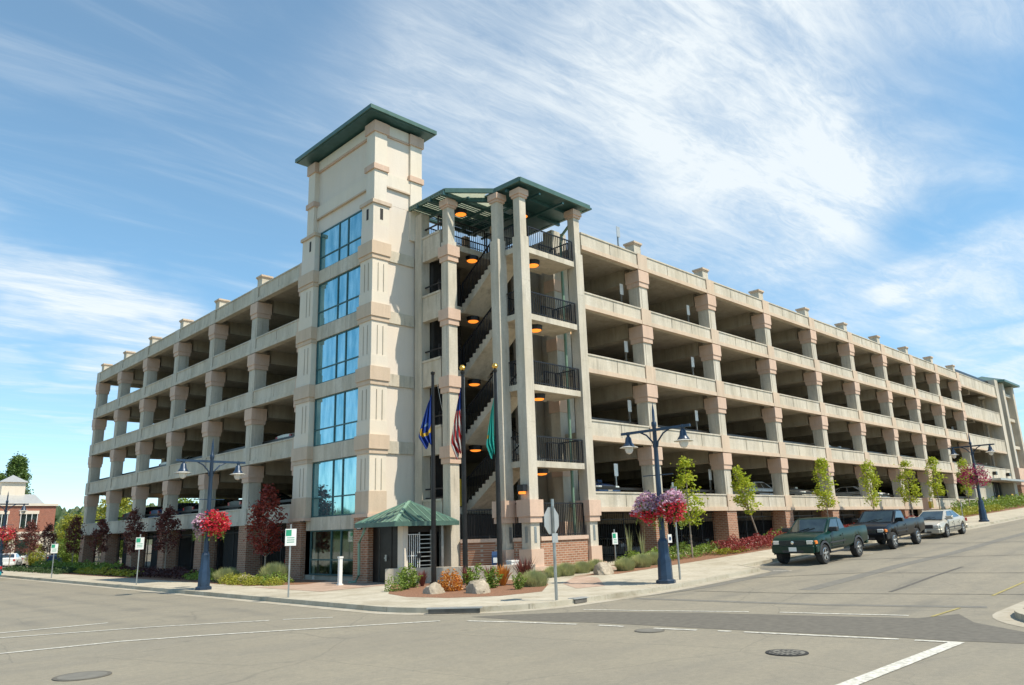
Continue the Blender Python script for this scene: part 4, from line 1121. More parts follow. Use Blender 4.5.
def shrub_mesh(r, h, n, mat, size, name='shrub', spike=False):
    mb = MB()
    for _ in range(n):
        a = random.uniform(0, 6.283); q = r*math.sqrt(random.random()); t = random.random()
        if spike:
            b = Vector((math.cos(a)*r*.15*random.random(), math.sin(a)*r*.15*random.random(), 0)); q2 = r*random.uniform(.3, 1)
            tip = Vector((math.cos(a)*q2, math.sin(a)*q2, h*random.uniform(.55, 1.0))); mid = b.lerp(tip, .5)+Vector((0, 0, h*.12))
            s_ = Vector((-math.sin(a), math.cos(a), 0))*size
            mb.quad(b-s_, b+s_, mid+s_, mid-s_); mb.quad(mid-s_, mid+s_, tip)
        else:
            z = h*t*math.sqrt(max(.05, 1-(q/r)**2*.8))*random.uniform(.8, 1.1)
            mb.leaf((q*math.cos(a), q*math.sin(a), z), size)
    me = mb.mesh(name); me.materials.append(M[mat]); return me
def put(name, me, loc, label, cat, group=None, rz=0, sc=(1, 1, 1)):
    o = link(name, me, None); o.location = loc; o.rotation_euler = (0, 0, rz); o.scale = sc; return tag(o, label, cat, group)
def hedge(name, pts, w, h, mat, label, cat='hedge', dens=420, size=.1, z=None):
    mb = MB(); L = sum(math.dist(a, b) for a, b in zip(pts, pts[1:]))
    c0 = pts[0]
    for a, b in zip(pts, pts[1:]):
        l = math.dist(a, b); n = int(l*dens*w)
        for _ in range(n):
            t = random.random(); q = random.uniform(-1, 1); x = a[0]+(b[0]-a[0])*t; y = a[1]+(b[1]-a[1])*t
            tx, ty = (b[0]-a[0])/l, (b[1]-a[1])/l
            x -= ty*q*w/2; y += tx*q*w/2
            hh = h*(.65+.5*noise.noise(Vector((x*1.3, y*1.3, 3)))+.25*noise.noise(Vector((x*4, y*4, 1))))*math.sqrt(max(.1, 1-q*q*.85))
            zz = hh*(1-random.random()**2*.8)
            mb.leaf((x-c0[0], y-c0[1], zz+zf(x)-zf(c0[0])), size)
    me = mb.mesh(name); me.materials.append(M[mat])
    o = link(name, me, None); o.location = (c0[0], c0[1], zf(c0[0])+.14 if z is None else z)
    return tag(o, label, cat)
# left beds
hedge('low_hedge', [(16.0, 31.0), (16.2, 33.6)], 1.3, .55, 'leaf_mid', 'green low shrubs in front of the glazed lift lobby', size=.11)
hedge('low_hedge', [(15.9, 36.0), (16.2, 40.6)], 1.3, .6, 'leaf_mid', 'green low shrubs right of the near-left lamp base')
hedge('low_hedge', [(16.3, 40.8), (16.3, 53.5)], 1.4, .62, 'leaf_darkmaroon', 'dark maroon hedge behind the near-left lamp', size=.13, dens=300)
hedge('low_hedge', [(15.8, 47.5), (15.9, 59.5)], .9, .48, 'leaf_yellow', 'yellow-green hedge along the far part of the left bed', size=.14, dens=300)
hedge('low_hedge', [(16.8, 54), (16.8, 75)], 1.4, .85, 'leaf_mid', 'tall green hedge at the foot of the far-left piers', size=.16, dens=220)
hedge('low_hedge', [(15.4, 59.8), (15.4, 78)], 1.6, .45, 'leaf_dark', 'low dark green hedge near the far-left street sign', size=.15, dens=220)
ysh = shrub_mesh(.55, .5, 900, 'leaf_yellow', .08)
for i, (x, y, s, lab) in enumerate([(15.3, 31.9, .9, 'yellow shrub at the right end of the left bed'), (15.3, 33.3, 1.1, 'yellow shrub in front of the pale boulder'), (15.4, 34.5, 1.0, 'yellow shrub under the bright red tree'), (15.6, 30.8, .8, 'small yellow-green shrub by the paving edge')]):
    put('yellow_shrub', ysh, (x, y, .14), lab, 'shrub', 'yellow shrubs in the left bed', i, (s, s, s*.9))
def grass_mesh(r, h, n):
    mb = MB()
    for _ in range(n):
        a = random.uniform(0, 6.283); q = r*.75*math.sqrt(random.random()); c, s_ = math.cos(a), math.sin(a)
        b = Vector((q*c, q*s_, 0)); hh = h*(1-.55*(q/r)**2)*random.uniform(.55, 1.1); ln = random.uniform(.05, .3)*(.4+q/r); a2 = a+random.uniform(-.9, .9)
        tip = b+Vector((math.cos(a2)*ln, math.sin(a2)*ln, hh)); mid = b.lerp(tip, .55)+Vector((0, 0, hh*.1)); w = Vector((-s_, c, 0))*.009
        mb.quad(b-w, b+w, mid+w, mid-w); mb.quad(mid-w, mid+w, tip)
    me = mb.mesh('ornamental_grass'); me.materials.append(M['grassm']); return me
grassc = grass_mesh(.6, .7, 2600)
put('ornamental_grass', grassc, (15.7, 35.6, .14), 'pale ornamental grass tuft beneath the bright red tree', 'grass tuft')
put('ornamental_grass', grassc, (16.5, 32.5, .14), 'tall blue-green grass tuft beside the lift lobby glass', 'grass tuft', None, 1, (1.1, 1.1, 1.3))
# corner planter
gsh = shrub_mesh(.5, .85, 750, 'leaf_mid', .085); gsp = shrub_mesh(.45, 1.0, 260, 'leaf_mid', .02, 'shrub', True); rsp = shrub_mesh(.5, .85, 110, 'leaf_darkred', .016, 'shrub', True)
osh = shrub_mesh(.42, .72, 900, 'leaf_orange', .1); osp = shrub_mesh(.45, .75, 110, 'leaf_orange', .022, 'shrub', True)
def tall(mat, r, h, n):
    mb = MB(); h *= .78
    for k in range(9):
        a = k*2.4; q = r*random.uniform(.1, 1); b = Vector((q*math.cos(a)*.3, q*math.sin(a)*.3, 0)); tp = Vector((q*math.cos(a), q*math.sin(a), h*random.uniform(.6, 1)))
        for i in range(n): p = b.lerp(tp, random.uniform(.05, 1))+Vector((random.gauss(0, .05), random.gauss(0, .05), 0)); mb.leaf(p, .1)
    me = mb.mesh('shrub'); me.materials.append(M[mat]); return me
tsh = tall('leaf_mid', .5, 1.1, 75)
PLz = .14
for nm, me, x, y, sc, lab, cat in [
    ('green_shrub', tsh, 16.6, 22.9, 1.05, 'upright green shrub at the left end of the corner planter', 'shrub'),
    ('green_shrub', gsh, 16.0, 22.7, .7, 'low green shrub at the left tip of the corner planter', 'shrub'),
    ('green_shrub', tsh, 17.3, 23.4, .8, 'green shrub left of the first flagpole', 'shrub'),
    ('purple_spiky_plant', rsp, 17.9, 23.6, .75, 'purple spiky plant left of the first flagpole', 'plant'),
    ('orange_shrub', osh, 16.9, 20.75, 1.0, 'orange leaved shrub beside the left boulder', 'shrub'),
    ('purple_spiky_plant', rsp, 19.1, 22.4, .9, 'purple spiky plant behind the orange shrub', 'plant'),
    ('green_shrub', tsh, 17.6, 20.45, 1.0, 'bright green bushy plant at the middle flagpole', 'shrub'),
    ('green_shrub', tsh, 18.3, 20.2, .85, 'green plant just left of the right boulder', 'shrub'),
    ('orange_spiky_plant', osp, 19.2, 20.6, 1.1, 'orange spiky plant behind the right boulder', 'plant'),
    ('purple_spiky_plant', rsp, 19.4, 21.5, .9, 'purple spiky plant between the middle and right flagpoles', 'plant'),
    ('green_shrub', tsh, 18.3, 18.9, .65, 'small green shrub in front of the right flagpole', 'shrub'),
    ('red_spiky_plant', rsp, 19.9, 20.2, 1.25, 'reddish spiky plant right of the right flagpole', 'plant'),
    ('ornamental_grass', grassc, 19.5, 19.3, .85, 'pale grass tuft at the right end of the corner planter', 'grass tuft')]:
    put(nm, me, (x, y, PLz), lab, cat, None, x*7, (sc, sc, sc))
def boulder(loc, s, seed, label):
    bm = bmesh.new(); bmesh.ops.create_icosphere(bm, subdivisions=4, radius=1)
    for v in bm.verts:
        n = v.co.normalized(); d = 1+.28*noise.noise(n*1.1+Vector((seed, 0, 0)))+.13*noise.noise(n*3.2+Vector((0, seed, 0)))+.06*noise.noise(n*8+Vector((seed, 0, 0)))
        for ax in (Vector((.8, .3, .5)), Vector((-.5, -.7, .6)), Vector((.1, -.8, .2)), Vector((-.9, .2, .1))):
            ax = (ax+Vector((.2*math.sin(seed*3), .2*math.cos(seed*2), 0))).normalized(); k = n.dot(ax)
            if k*d > .78: d = .78/k
        v.co = Vector((n.x*s[0], n.y*s[1], n.z*s[2]))*d
        v.co.z = max(v.co.z, -.15)
    me = bpy.data.meshes.new('boulder'); bm.to_mesh(me); bm.free()
    o = link('boulder', me, 'rock', smooth=25); o.location = loc; return tag(o, label, 'boulder')
boulder((16.0, 20.45, .18), (.34, .36, .3), 1.0, 'pale rounded boulder in the corner planter left of the orange shrub')
boulder((16.75, 19.15, .18), (.38, .48, .36), 5.0, 'largest tan boulder in the corner planter')
boulder((24.0, 19.9, .3), (.42, .42, .44), 9.0, 'grey boulder at the start of the uphill planting bed')
boulder((15.9, 34.0, .2), (.5, .75, .3), 12.0, 'flat pale boulder behind the yellow shrubs on the left')
boulder((17.6, 21.7, .2), (.3, .5, .22), 14.0, 'small low pale boulder behind the orange shrub')
# uphill bed
for i, (x, y, s, lab) in enumerate([(23.2, 21.2, .75, 'grass tuft at the foot of the brick stair wall'), (24.3, 21.3, .7, 'pale grass tuft before the brick wall'), (22.6, 21.3, .65, 'first small grass tuft left of the grey boulder'), (25.5, 20.0, .75, 'grass tuft right of the grey boulder'), (26.9, 20.2, .8, 'grass tuft left of the near-right lamp base'), (28.0, 20.4, .8, 'grass tuft behind the near-right lamp base'), (25.2, 21.3, .7, 'grass tuft behind the grey boulder')]):
    put('ornamental_grass', grassc, (x, y, zf(x)+.14), lab, 'grass tuft', 'grass tufts in the uphill bed', i, (s, s, s))
hedge('low_hedge', [(27.3, 21.3), (34.2, 21.0)], 1.4, .75, 'leaf_mid', 'green hedge behind the near-right lamp', size=.11)
hedge('low_hedge', [(32.6, 20.0), (35.0, 20.0)], .8, .4, 'leaf_yellow', 'small yellow-green hedge piece before the red barberry', size=.1)
hedge('low_hedge', [(33.2, 20.3), (41.2, 20.1)], 1.3, .95, 'leaf_maroon', 'red barberry hedge left of the pickups', size=.11, dens=500)
hedge('low_hedge', [(39.8, 21.2), (43.2, 21.0)], 1.1, .85, 'leaf_mid', 'bright green shrub row at the end of the red hedge', size=.12)
hedge('low_hedge', [(43.5, 20.8), (66, 20.5)], 1.4, .6, 'leaf_maroon', 'red hedge hidden behind the parked vehicles', size=.15, dens=160)
hedge('low_hedge', [(64.5, 19.9), (80, 20)], 1.2, .8, 'leaf_yellow', 'yellow-green hedge uphill behind the far lamp', size=.16, dens=200)
hedge('low_hedge', [(72, 21.0), (100, 20.6)], 2.2, 1.3, 'leaf_mid', 'green bank of shrubs before the uphill entrance', size=.2, dens=110)
hedge('low_hedge', [(95, 19.5), (130, 19.5)], 2.5, 1.7, 'leaf_maroon', 'red shrubs at the far right end of the street', size=.22, dens=80)
reed = shrub_mesh(.35, 2.0, 16, 'grassm', .015, 'reed', True)
put('dry_reeds', reed, (28.3, 21.9, .4), 'tall dry reeds before the first dark opening', 'plant', None, 0, (1, 1, .95))
put('dry_reeds', reed, (29.3, 21.9, .4), 'dry brown reeds right of the low white sign', 'plant', None, 2, (1, 1, .9))

# ------------------------------------------------------------------ vehicles
def loft_body(prof, name, parent, mat):
    """prof: list of stations (x, zb, zmid, zsh, ztop, zin, w, wtop)"""
    mb = MB(); k = 9
    for x, zb, zm, zs, zt, zi, w, wt in prof:
        half = [(0, zb), (w*.9, zb), (w*.985, max(zb+.02, min(zb+.1, zm))), (w, max(zm, zb+.03)), (w*.985, max(zs-.04, zb+.05)), (wt, zt), (wt-.09, max(zi, zt-.02) if zi >= zt-.05 else zt), (wt-.1, zi), (0, zi+(.03 if zi >= zt-.05 else 0))]
        mb.v += [(x, y, z) for y, z in half]+[(x, -y, z) for y, z in half[1:-1]][::-1]
    m = 2*k-2; n = len(prof)
    for i in range(n-1):
        for j in range(m):
            a = i*m+j; b = i*m+(j+1) % m; mb.f.append((a, b, b+m, a+m))
    mb.f.append(tuple(range(m))); mb.f.append(tuple((n-1)*m+i for i in range(m)))
    me = mb.mesh(name); me.materials.append(mat)
    bm = bmesh.new(); bm.from_mesh(me); bmesh.ops.triangulate(bm, faces=[f for f in bm.faces if len(f.verts) > 4]); bm.to_mesh(me); bm.free()
    return link(name, me, None, parent, smooth=38)
def interp(tab, x):
    if x <= tab[0][0]: return tab[0][1]
    for (a, p), (b, q) in zip(tab, tab[1:]):
        if x <= b: return p+(q-p)*(x-a)/(b-a)
    return tab[-1][1]
def vehicle(spec, label, cat, paint, name):
    t = empty(name, (0, 0, 0), 0, label, cat)
    L = spec['L']; W = spec['W']/2; wr = spec['wr']; axles = spec['axles']
    xs = set([round(-L/2+i*.1, 3) for i in range(int(L/.1)+1)]+[L/2])
    for a in axles:
        for d in range(-8, 9): xs.add(round(a+d*(wr+.06)/8, 3))
        xs.add(round(a+wr+.0605, 3)); xs.add(round(a-wr-.0605, 3))
    if 'bed' in spec: xs |= set([spec['bed'][0], spec['bed'][0]+.01, spec['bed'][1], spec['bed'][1]-.01])
    prof = []
    for x in sorted(v for v in xs if -L/2 <= v <= L/2):
        zb = interp(spec['bottom'], x)
        for a in axles:
            d = abs(x-a)
            if d < wr+.06: zb = max(zb, wr+math.sqrt((wr+.06)**2-d*d))
        zt = interp(spec['top'], x); zi = zt
        if 'bed' in spec and spec['bed'][0] < x < spec['bed'][1]: zi = spec['bedz']
        w = W*interp(spec['plan'], x); zm = interp(spec['mid'], x)
        zs = interp(spec['top'], x)-.06
        prof.append((x, zb, zm, zs, zt, zi, w, w*spec.get('tuck', .94)))
    body = loft_body(prof, 'body', t, M[paint])
    # underbody block so that wheel wells are dark
    MB().box(-L/2+.25, L/2-.3, -W+.3, W-.3, spec['bottom'][1][1]+.02, spec['top'][1][1]-.25).build('chassis', 'plastic', t, local=True)
    # cabin
    c = spec['cab']  # x of: rear base, rear roof, front roof, front base ; z belt, z roof ; half widths
    xb0, xr0, xr1, xb1, zb_, zr, wb, wt = c
    V = [(xb0, wb, zb_), (xb0, -wb, zb_), (xb1, -wb*.97, zb_), (xb1, wb*.97, zb_), (xr0, wt, zr-.03), (xr0, -wt, zr-.03), (xr1, -wt, zr-.02), (xr1, wt, zr-.02)]
    bm = bmesh.new(); vs = [bm.verts.new(v) for v in V]
    for q in ((3, 2, 1, 0), (4, 5, 6, 7), (0, 1, 5, 4), (1, 2, 6, 5), (2, 3, 7, 6), (3, 0, 4, 7)): bm.faces.new([vs[i] for i in q])
    bmesh.ops.recalc_face_normals(bm, faces=bm.faces)
    bmesh.ops.bevel(bm, geom=[e for e in bm.edges if all(v.co.z > zb_+.1 for v in e.verts) or abs(e.verts[0].co.z-e.verts[1].co.z) > .1], offset=.06, segments=3, affect='EDGES')
    for v in bm.verts:
        if v.co.z > zr-.15: v.co.z += .035*(1-(v.co.y/wt)**2)
    me = bpy.data.meshes.new('cabin'); bm.to_mesh(me); bm.free(); me.materials.append(M[paint]); link('cabin', me, None, t, smooth=35)
    V = [Vector(v) for v in V]
    def pane(name, a, b, c_, d, u0, u1, v0, v1, out, mat='carglass', nsub=1):
        P = lambda u, v: (a.lerp(b, u)).lerp(d.lerp(c_, u), v)
        nrm = (b-a).cross(d-a).normalized()
        if nrm.dot(Vector(out)) < 0: nrm = -nrm
        mb = MB(); q = [P(u0, v0), P(u1, v0), P(u1, v1), P(u0, v1)]
        mb.v += [tuple(p+nrm*.012) for p in q]+[tuple(p-nrm*.01) for p in q]
        mb.f += [(0, 1, 2, 3), (7, 6, 5, 4), (0, 4, 5, 1), (1, 5, 6, 2), (2, 6, 7, 3), (3, 7, 4, 0)]
        return mb.build(name, mat, t, local=True)
    pane('windshield', V[2], V[3], V[7], V[6], .07, .93, .06, .9, (1, 0, .3))
    pane('rear_window', V[0], V[1], V[5], V[4], .08, .92, .1, .88, (-1, 0, .3))
    for s, (a, b, c_, d) in ((1, (V[0], V[3], V[7], V[4])), (-1, (V[1], V[2], V[6], V[5]))):
        for u0, u1 in spec['side_windows']: pane('side_window', a, b, c_, d, u0, u1, .1, .88, (0, s, 0))
    # wheels
    rim_p = [(wr*.62, 0), (wr*.62, .03), (wr*.55, .04), (wr*.5, .0), (wr*.2, .02), (.06, .05), (.01, .05)]
    for a in axles:
        for s in (-1, 1):
            wo = empty('wheel', (a, s*(W-.03), wr)); wo.parent = t
            tw_ = .24
            y0, y1 = (-.0, -tw_*s)
            ty = MB().lathe([(wr*.6, 0), (wr*.63, .02), (wr*.93, .02), (wr, -.03), (wr, -tw_+.03), (wr*.93, -tw_), (wr*.5, -tw_)], (0, 0, 0), 24, 'Y')
            if s < 0: ty.v = [(x, -y, z) for x, y, z in ty.v]
            ty.build('tyre', 'rubber', wo, smooth=30, local=True)
            rm = MB(); rm.lathe([(wr*.62, -.06), (wr*.62, .015), (wr*.57, .02), (wr*.55, -.03), (.05, -.05)], (0, 0, 0), 24, 'Y')
            for i in range(5):
                an = i*2*math.pi/5+.3; d = Vector((math.cos(an), 0, math.sin(an)))
                rm.bar(d*.03+Vector((0, .0, 0)), d*wr*.58+Vector((0, .01, 0)), wr*.2, .03, up=(0, 1, 0))
            rm.lathe([(.075, -.03), (.07, .025), (.01, .03)], (0, 0, 0), 12, 'Y')
            if s < 0: rm.v = [(x, -y, z) for x, y, z in rm.v]
            rm.build('rim', 'rim', wo, smooth=30, local=True)
            if spec.get('flare'):
                fl = MB()
                n_ = 12
                for i in range(n_):
                    a0 = math.pi*i/n_; a1 = math.pi*(i+1)/n_; r0, r1 = wr+.05, wr+.13
                    fl.quad((a+r0*math.cos(a0), s*(W+.02), wr+r0*math.sin(a0)), (a+r0*math.cos(a1), s*(W+.02), wr+r0*math.sin(a1)), (a+r1*math.cos(a1), s*(W-.0), wr+r1*math.sin(a1)), (a+r1*math.cos(a0), s*(W-.0), wr+r1*math.sin(a0)))
                    fl.quad((a+r0*math.cos(a0), s*(W+.02), wr+r0*math.sin(a0)), (a+r0*math.cos(a1), s*(W+.02), wr+r0*math.sin(a1)), (a+r0*math.cos(a1), s*(W-.1), wr+r0*math.sin(a1)), (a+r0*math.cos(a0), s*(W-.1), wr+r0*math.sin(a0)))
                fl.build('wheel_flare', 'plastic', t, smooth=True, local=True)
    # doors: thin seams and handles
    for s in (-1, 1):
        for x0, x1 in spec['doors']:
            mb = MB(); y = s*(W*1.0); zt_ = spec['cab'][4]-.1; zb2 = spec['bottom'][1][1]+.12
            for p, q in (((x0, zb2), (x0, zt_)), ((x1, zb2), (x1, zt_)), ((x0, zb2), (x1, zb2))):
                mb.bar((p[0], y-s*.002, p[1]), (q[0], y-s*.002, q[1]), .012, .012)
            dd = mb.build('door_seam', 'plastic', t, local=True)
            MB().box(x0+.1, x0+.27, min(y, y+s*.035), max(y, y+s*.035), zt_-.1, zt_-.06).build('door_handle', paint, t, local=True)
        mx = spec['cab'][3]-.35
        MB().box(mx-.08, mx+.1, *sorted((s*(wb-.02), s*(W+.22))), zb_+.02, zb_+.2).build('mirror', spec.get('mirror', 'plastic'), t, bevel=.02, local=True)
        # lights
        hx = L/2; hz = spec['lampz']
        h = MB().box(hx-.22, hx+.005, *sorted((s*(W*.58), s*(W*.87))), hz-.08, hz+.08).build('headlight', 'headlight', t, bevel=.02, local=True)
        MB().box(hx-.3, hx-.06, *sorted((s*(W*.871), s*(W*.965))), hz-.07, hz+.07).build('turn_signal', 'amber' if spec.get('amber', 1) else 'headlight', t, bevel=.02, local=True)
        MB().box(-L/2-.012, -L/2+.06, *sorted((s*(W*.72), s*(W*.94))), spec['tailz'][0], spec['tailz'][1]).build('tail_light', 'redlens', t, local=True)
        MB().lathe([(.07, 0), (.07, .03), (.01, .035)], (hx-.02, s*W*.68, spec['fog']), 12, 'X').build('fog_light', 'headlight', t, local=True)
    g = MB().box(L/2-.08, L/2+.012, -W*.54, W*.54, spec['lampz']-.1, spec['lampz']+.09).build('grille', 'plastic', t, local=True)
    gb = MB()
    for i in range(3): gb.box(L/2-.0, L/2+.02, -W*.52, W*.52, spec['lampz']-.07+i*.055, spec['lampz']-.055+i*.055)
    gb.build('grille_bar', spec.get('grillemat', paint), g, local=True)
    if spec.get('badge', 1): MB().lathe([(.07, 0), (.06, .015), (.01, .02)], (L/2+.015, 0, spec['lampz']), 14, 'X').build('badge', 'chrome', g, local=True)
    bz0, bz1 = spec['bumper']
    bmp = MB().box(L/2-.1, L/2+.05, -W*.9, W*.9, bz0, bz1).box(L/2-.45, L/2-.05, -W*.99, -W*.88, bz0+.02, bz1).box(L/2-.45, L/2-.05, W*.88, W*.99, bz0+.02, bz1)
    bmp.build('front_bumper', spec['bmat'], t, bevel=.03, local=True)
    MB().box(L/2+.02, L/2+.053, -W*.45, W*.45, bz0+.03, bz0+.12).build('air_intake', 'plastic', t, local=True)
    MB().box(-L/2-.12, -L/2+.1, -W*.92, W*.92, bz0+.02, bz1).build('rear_bumper', spec['bmat'], t, bevel=.03, local=True)
    MB().box(L/2+.05, L/2+.065, -.16, .16, bz0+.08, bz0+.24).build('number_plate', 'white', t, local=True)
    cx_ = spec['cab'][3]
    MB().box(cx_-.05, cx_+.1, -wb*.85, wb*.85, zb_-.03, zb_+.035).build('cowl', 'plastic', t, local=True)
    for s in (-1, 1):
        MB().box(spec['doors'][0][0]-.2, spec['cab'][3]+.05, *sorted((s*(W-.005), s*(W+.012))), zb_-.42, zb_-.37).build('side_moulding', 'plastic', t, local=True)
        MB().bar((cx_-.02, s*.12-.25, zb_+.05), (cx_-.2, s*.12+.18, zb_+.17), .02).build('wiper', 'plastic', t, local=True)
    if spec.get('step'): 
        for s in (-1, 1): MB().bar((-.3, s*(W-.02), .42), (1.3, s*(W-.02), .42), .1, .05).build('side_step', 'plastic', t, local=True)
    return t
pick = dict(L=5.15, W=1.94, wr=.385, axles=(-1.45, 1.83), bottom=[(-2.75, .62), (-2.0, .52), (2.0, .5), (2.75, .56)],
    top=[(-2.75, 1.26), (-.5, 1.26), (.9, 1.24), (1.1, 1.2), (2.1, 1.12), (2.35, 1.07), (2.5, .99), (2.6, .9)], mid=[(-2.75, .95), (2.4, .92), (2.75, .78)],
    plan=[(-2.75, .97), (-2, 1), (1.9, 1), (2.35, .97), (2.55, .92), (2.75, .8)], bed=(-2.68, -.62), bedz=.78, cab=(-.58, -.42, .5, 1.28, 1.18, 1.74, .88, .73),
    side_windows=[(.07, .36), (.40, .93)], doors=[(.02, 1.15)], lampz=.87, tailz=(.8, 1.15), fog=.6, bumper=(.46, .76), bmat='p_green', grillemat='p_green', flare=True, step=True, mirror='plastic')
def place(t, x, y, slope=.04, flip=True):
    t.location = (x, y, zf(x)+.006); t.rotation_euler = (0, math.atan(slope) if flip else -math.atan(slope), math.pi if flip else 0)
a = vehicle(pick, 'dark green pickup truck, first in the row at the right kerb', 'pickup truck', 'p_green', 'pickup_truck')
place(a, 32.2, 14.74)
pk2 = dict(pick); pk2.update(L=5.2, bmat='p_black', grillemat='chrome', axles=(-1.4, 1.68), flare=False, side_windows=[(.12, .93)], cab=(-.3, -.2, .5, 1.25, 1.18, 1.75, .9, .76), bed=(-2.62, -.35), mirror='p_black', step=True)
b = vehicle(pk2, 'black pickup truck parked between the green pickup and silver sedan', 'pickup truck', 'p_black', 'pickup_truck')
place(b, 39.45, 14.75)
sed = dict(L=4.75, W=1.8, wr=.325, axles=(-1.36, 1.4), bottom=[(-2.37, .34), (-1.8, .26), (1.9, .24), (2.37, .28)],
    top=[(-2.37, .88), (-2.1, .96), (-1.5, .98), (0, .95), (1.1, .92), (1.9, .82), (2.2, .72), (2.37, .56)], mid=[(-2.37, .66), (0, .6), (2.37, .5)],
    plan=[(-2.37, .84), (-1.9, .96), (-1, 1), (1.4, 1), (2.0, .93), (2.37, .76)], cab=(-1.85, -.95, .25, 1.3, .9, 1.4, .8, .58),
    side_windows=[(.13, .2), (.22, .5), (.53, .87)], doors=[(-.8, .18), (.2, 1.15)], lampz=.62, tailz=(.66, .84), fog=.4, bumper=(.26, .5), bmat='p_silver', grillemat='plastic', tuck=.88, amber=0, badge=0, mirror='p_silver')
c = vehicle(sed, 'champagne silver sedan, last of the three vehicles at the right kerb', 'car', 'p_silver', 'sedan')
place(c, 46.95, 14.76)
# cars on the decks and on side lots: copies of a sedan with their own paint
swaps = {}
def recolour(o, paint):
    for ch in o.children:
        if ch.type == 'MESH' and ch.material_slots and ch.material_slots[0].material == M['p_silver']:
            ch.material_slots[0].link = 'OBJECT'; ch.material_slots[0].material = M[paint]
        recolour(ch, paint)
decks = [(47.0, 25.6, 3.32, 'p_white', 0, 'white sedan on the lowest deck above the green pickup'), (50.1, 25.7, 3.32, 'p_silver', -90, 'silver car on the lowest deck above the red hedge end'), (63.0, 25.6, 3.32, 'p_white', -90, 'white car on the lowest deck above the silver sedan'),
    (37.9, 26.3, 9.72, 'p_red', -90, 'red car on the third deck near the right facade'), (28.9, 25.7, 3.32, 'p_blue', -90, 'blue car on the lowest deck next to the stair tower'), (58.0, 25.6, 6.54, 'p_white', -90, 'white car on the second deck, middle of the right facade'),
    (87.2, 24.8, 9.72, 'p_white', 0, 'white car on the third deck in the far end bay'), (93.0, 24.8, 6.54, 'p_silver', 0, 'silver car on the second deck in the far end bay'), (87.5, 24.9, 6.54, 'p_black', 0, 'black car on the second deck in the far end bay'), (92.5, 24.8, 12.84, 'p_silver', 0, 'silver car on the top covered deck in the far end bay'),
    (21.6, 50.0, 3.32, 'p_black', 0, 'black car on the lowest deck behind the left facade'), (21.6, 56.0, 3.32, 'p_blue', 0, 'blue car on the lowest deck at the left end'), (21.6, 43.2, 3.32, 'p_black', 0, 'black car on the lowest deck above the near-left lamp basket'), (21.6, 55.0, 6.54, 'p_silver', 0, 'silver car on the second deck at the left end'), (21.6, 37.6, 6.54, 'p_silver', 0, 'silver car on the second deck beside the lift tower'), (21.6, 61.8, 3.32, 'p_black', 0, 'black car on the lowest deck at the far left corner'),
    (29.6, 27.8, .1, 'p_silver', -90, 'car inside the ground floor behind the first dark screen'), (35.0, 27.8, .1, 'p_white', -90, 'car inside the ground floor behind the second dark screen'), (41.6, 27.8, .1, 'p_silver', -90, 'car inside the ground floor behind the leaning sapling'), (22.6, 38.0, .1, 'p_red', 0, 'red car inside the ground floor behind the bright red tree')]
for x, y, z, p, rz, lab in decks:
    o = copy_tree(c); o.location = (x, y, z); o.rotation_euler = (0, 0, R(rz)); o['label'] = lab; o['group'] = 'cars parked in the garage'
    recolour(o, p)
for x, y, p, rz, lab in [(18.2, 93, 'p_white', 70, 'white car in the lot before the brick building, leftmost'), (21.4, 97, 'p_silver', 65, 'silver car in the lot before the brick building'), (24.4, 99, 'p_blue', 60, 'blue-grey car in the lot at the right end of the brick building'), (10.3, 61.2, 'p_teal', 90, 'teal car cut off by the left edge of the photo')]:
    o = copy_tree(c); o.location = (x, y, .03); o.rotation_euler = (0, 0, R(rz)); o['label'] = lab; recolour(o, p)

# ------------------------------------------------------------------ far left: brick building, trees, hills
BB = empty('brick_building', (20, 112, 0), 0, 'two-storey red brick building with white ground floor and small roof cupola', 'building')
MB().box(2, 26.3, 112, 126, 3.8, 7.0).build('upper_wall', 'redbrick', BB)
MB().box(2, 26.3, 112.05, 126, 0, 3.8).build('ground_floor', 'cream2', BB)
MB().box(1.8, 26.5, 111.8, 126.2, 7.0, 7.3).box(1.9, 26.4, 111.85, 112.04, 3.55, 3.85).build('cornice', 'cream2', BB)
for x in (4, 8, 12, 16, 20.2, 23.4):
    w = MB().box(x-.9, x+.9, 111.9, 112.0, 4.3, 6.0).build('window', 'carglass', BB); MB().box(x-1.05, x+1.05, 111.85, 111.99, 6.0, 6.4).build('lintel', 'cream2', w)
    f = MB()
    for q in (-.9, -.3, .3, .9): f.box(x+q-.03, x+q+.03, 111.87, 111.895, 4.3, 6.0)
    f.build('window_frame', 'white', w)
    MB().box(x-1.1, x+1.1, 111.95, 112.04, .6, 2.9).build('shop_window', 'carglass', BB)
for x in (6, 10, 14, 18, 21.8, 25.8): MB().box(x-.35, x+.35, 111.7, 112.04, 0, 3.5).build('pilaster', 'cream2', BB)
r = MB(); 
r.quad((19.5, 113, 7.3), (25.2, 113, 7.3), (24.4, 115, 8.6), (20.3, 115, 8.6)); r.quad((25.2, 113, 7.3), (25.2, 119, 7.3), (24.4, 117, 8.6), (24.4, 115, 8.6)); r.quad((20.3, 115, 8.6), (24.4, 115, 8.6), (24.4, 117, 8.6), (20.3, 117, 8.6)); r.quad((19.5, 113, 7.3), (20.3, 115, 8.6), (20.3, 117, 8.6), (19.5, 119, 7.3))
r.quad((19.5, 119, 7.3), (20.3, 117, 8.6), (24.4, 117, 8.6), (25.2, 119, 7.3))
rr_ = r.build('roof', 'signback', BB)
MB().box(20.6, 23.2, 114.8, 117.2, 8.0, 10.1).build('cupola', 'cream2', BB)
q = [(20.3, 114.5), (23.5, 114.5), (23.5, 117.5), (20.3, 117.5)]; cr_ = MB()
for i in range(4): cr_.quad((*q[i], 10.1), (*q[(i+1) % 4], 10.1), (21.9, 116, 11.1))
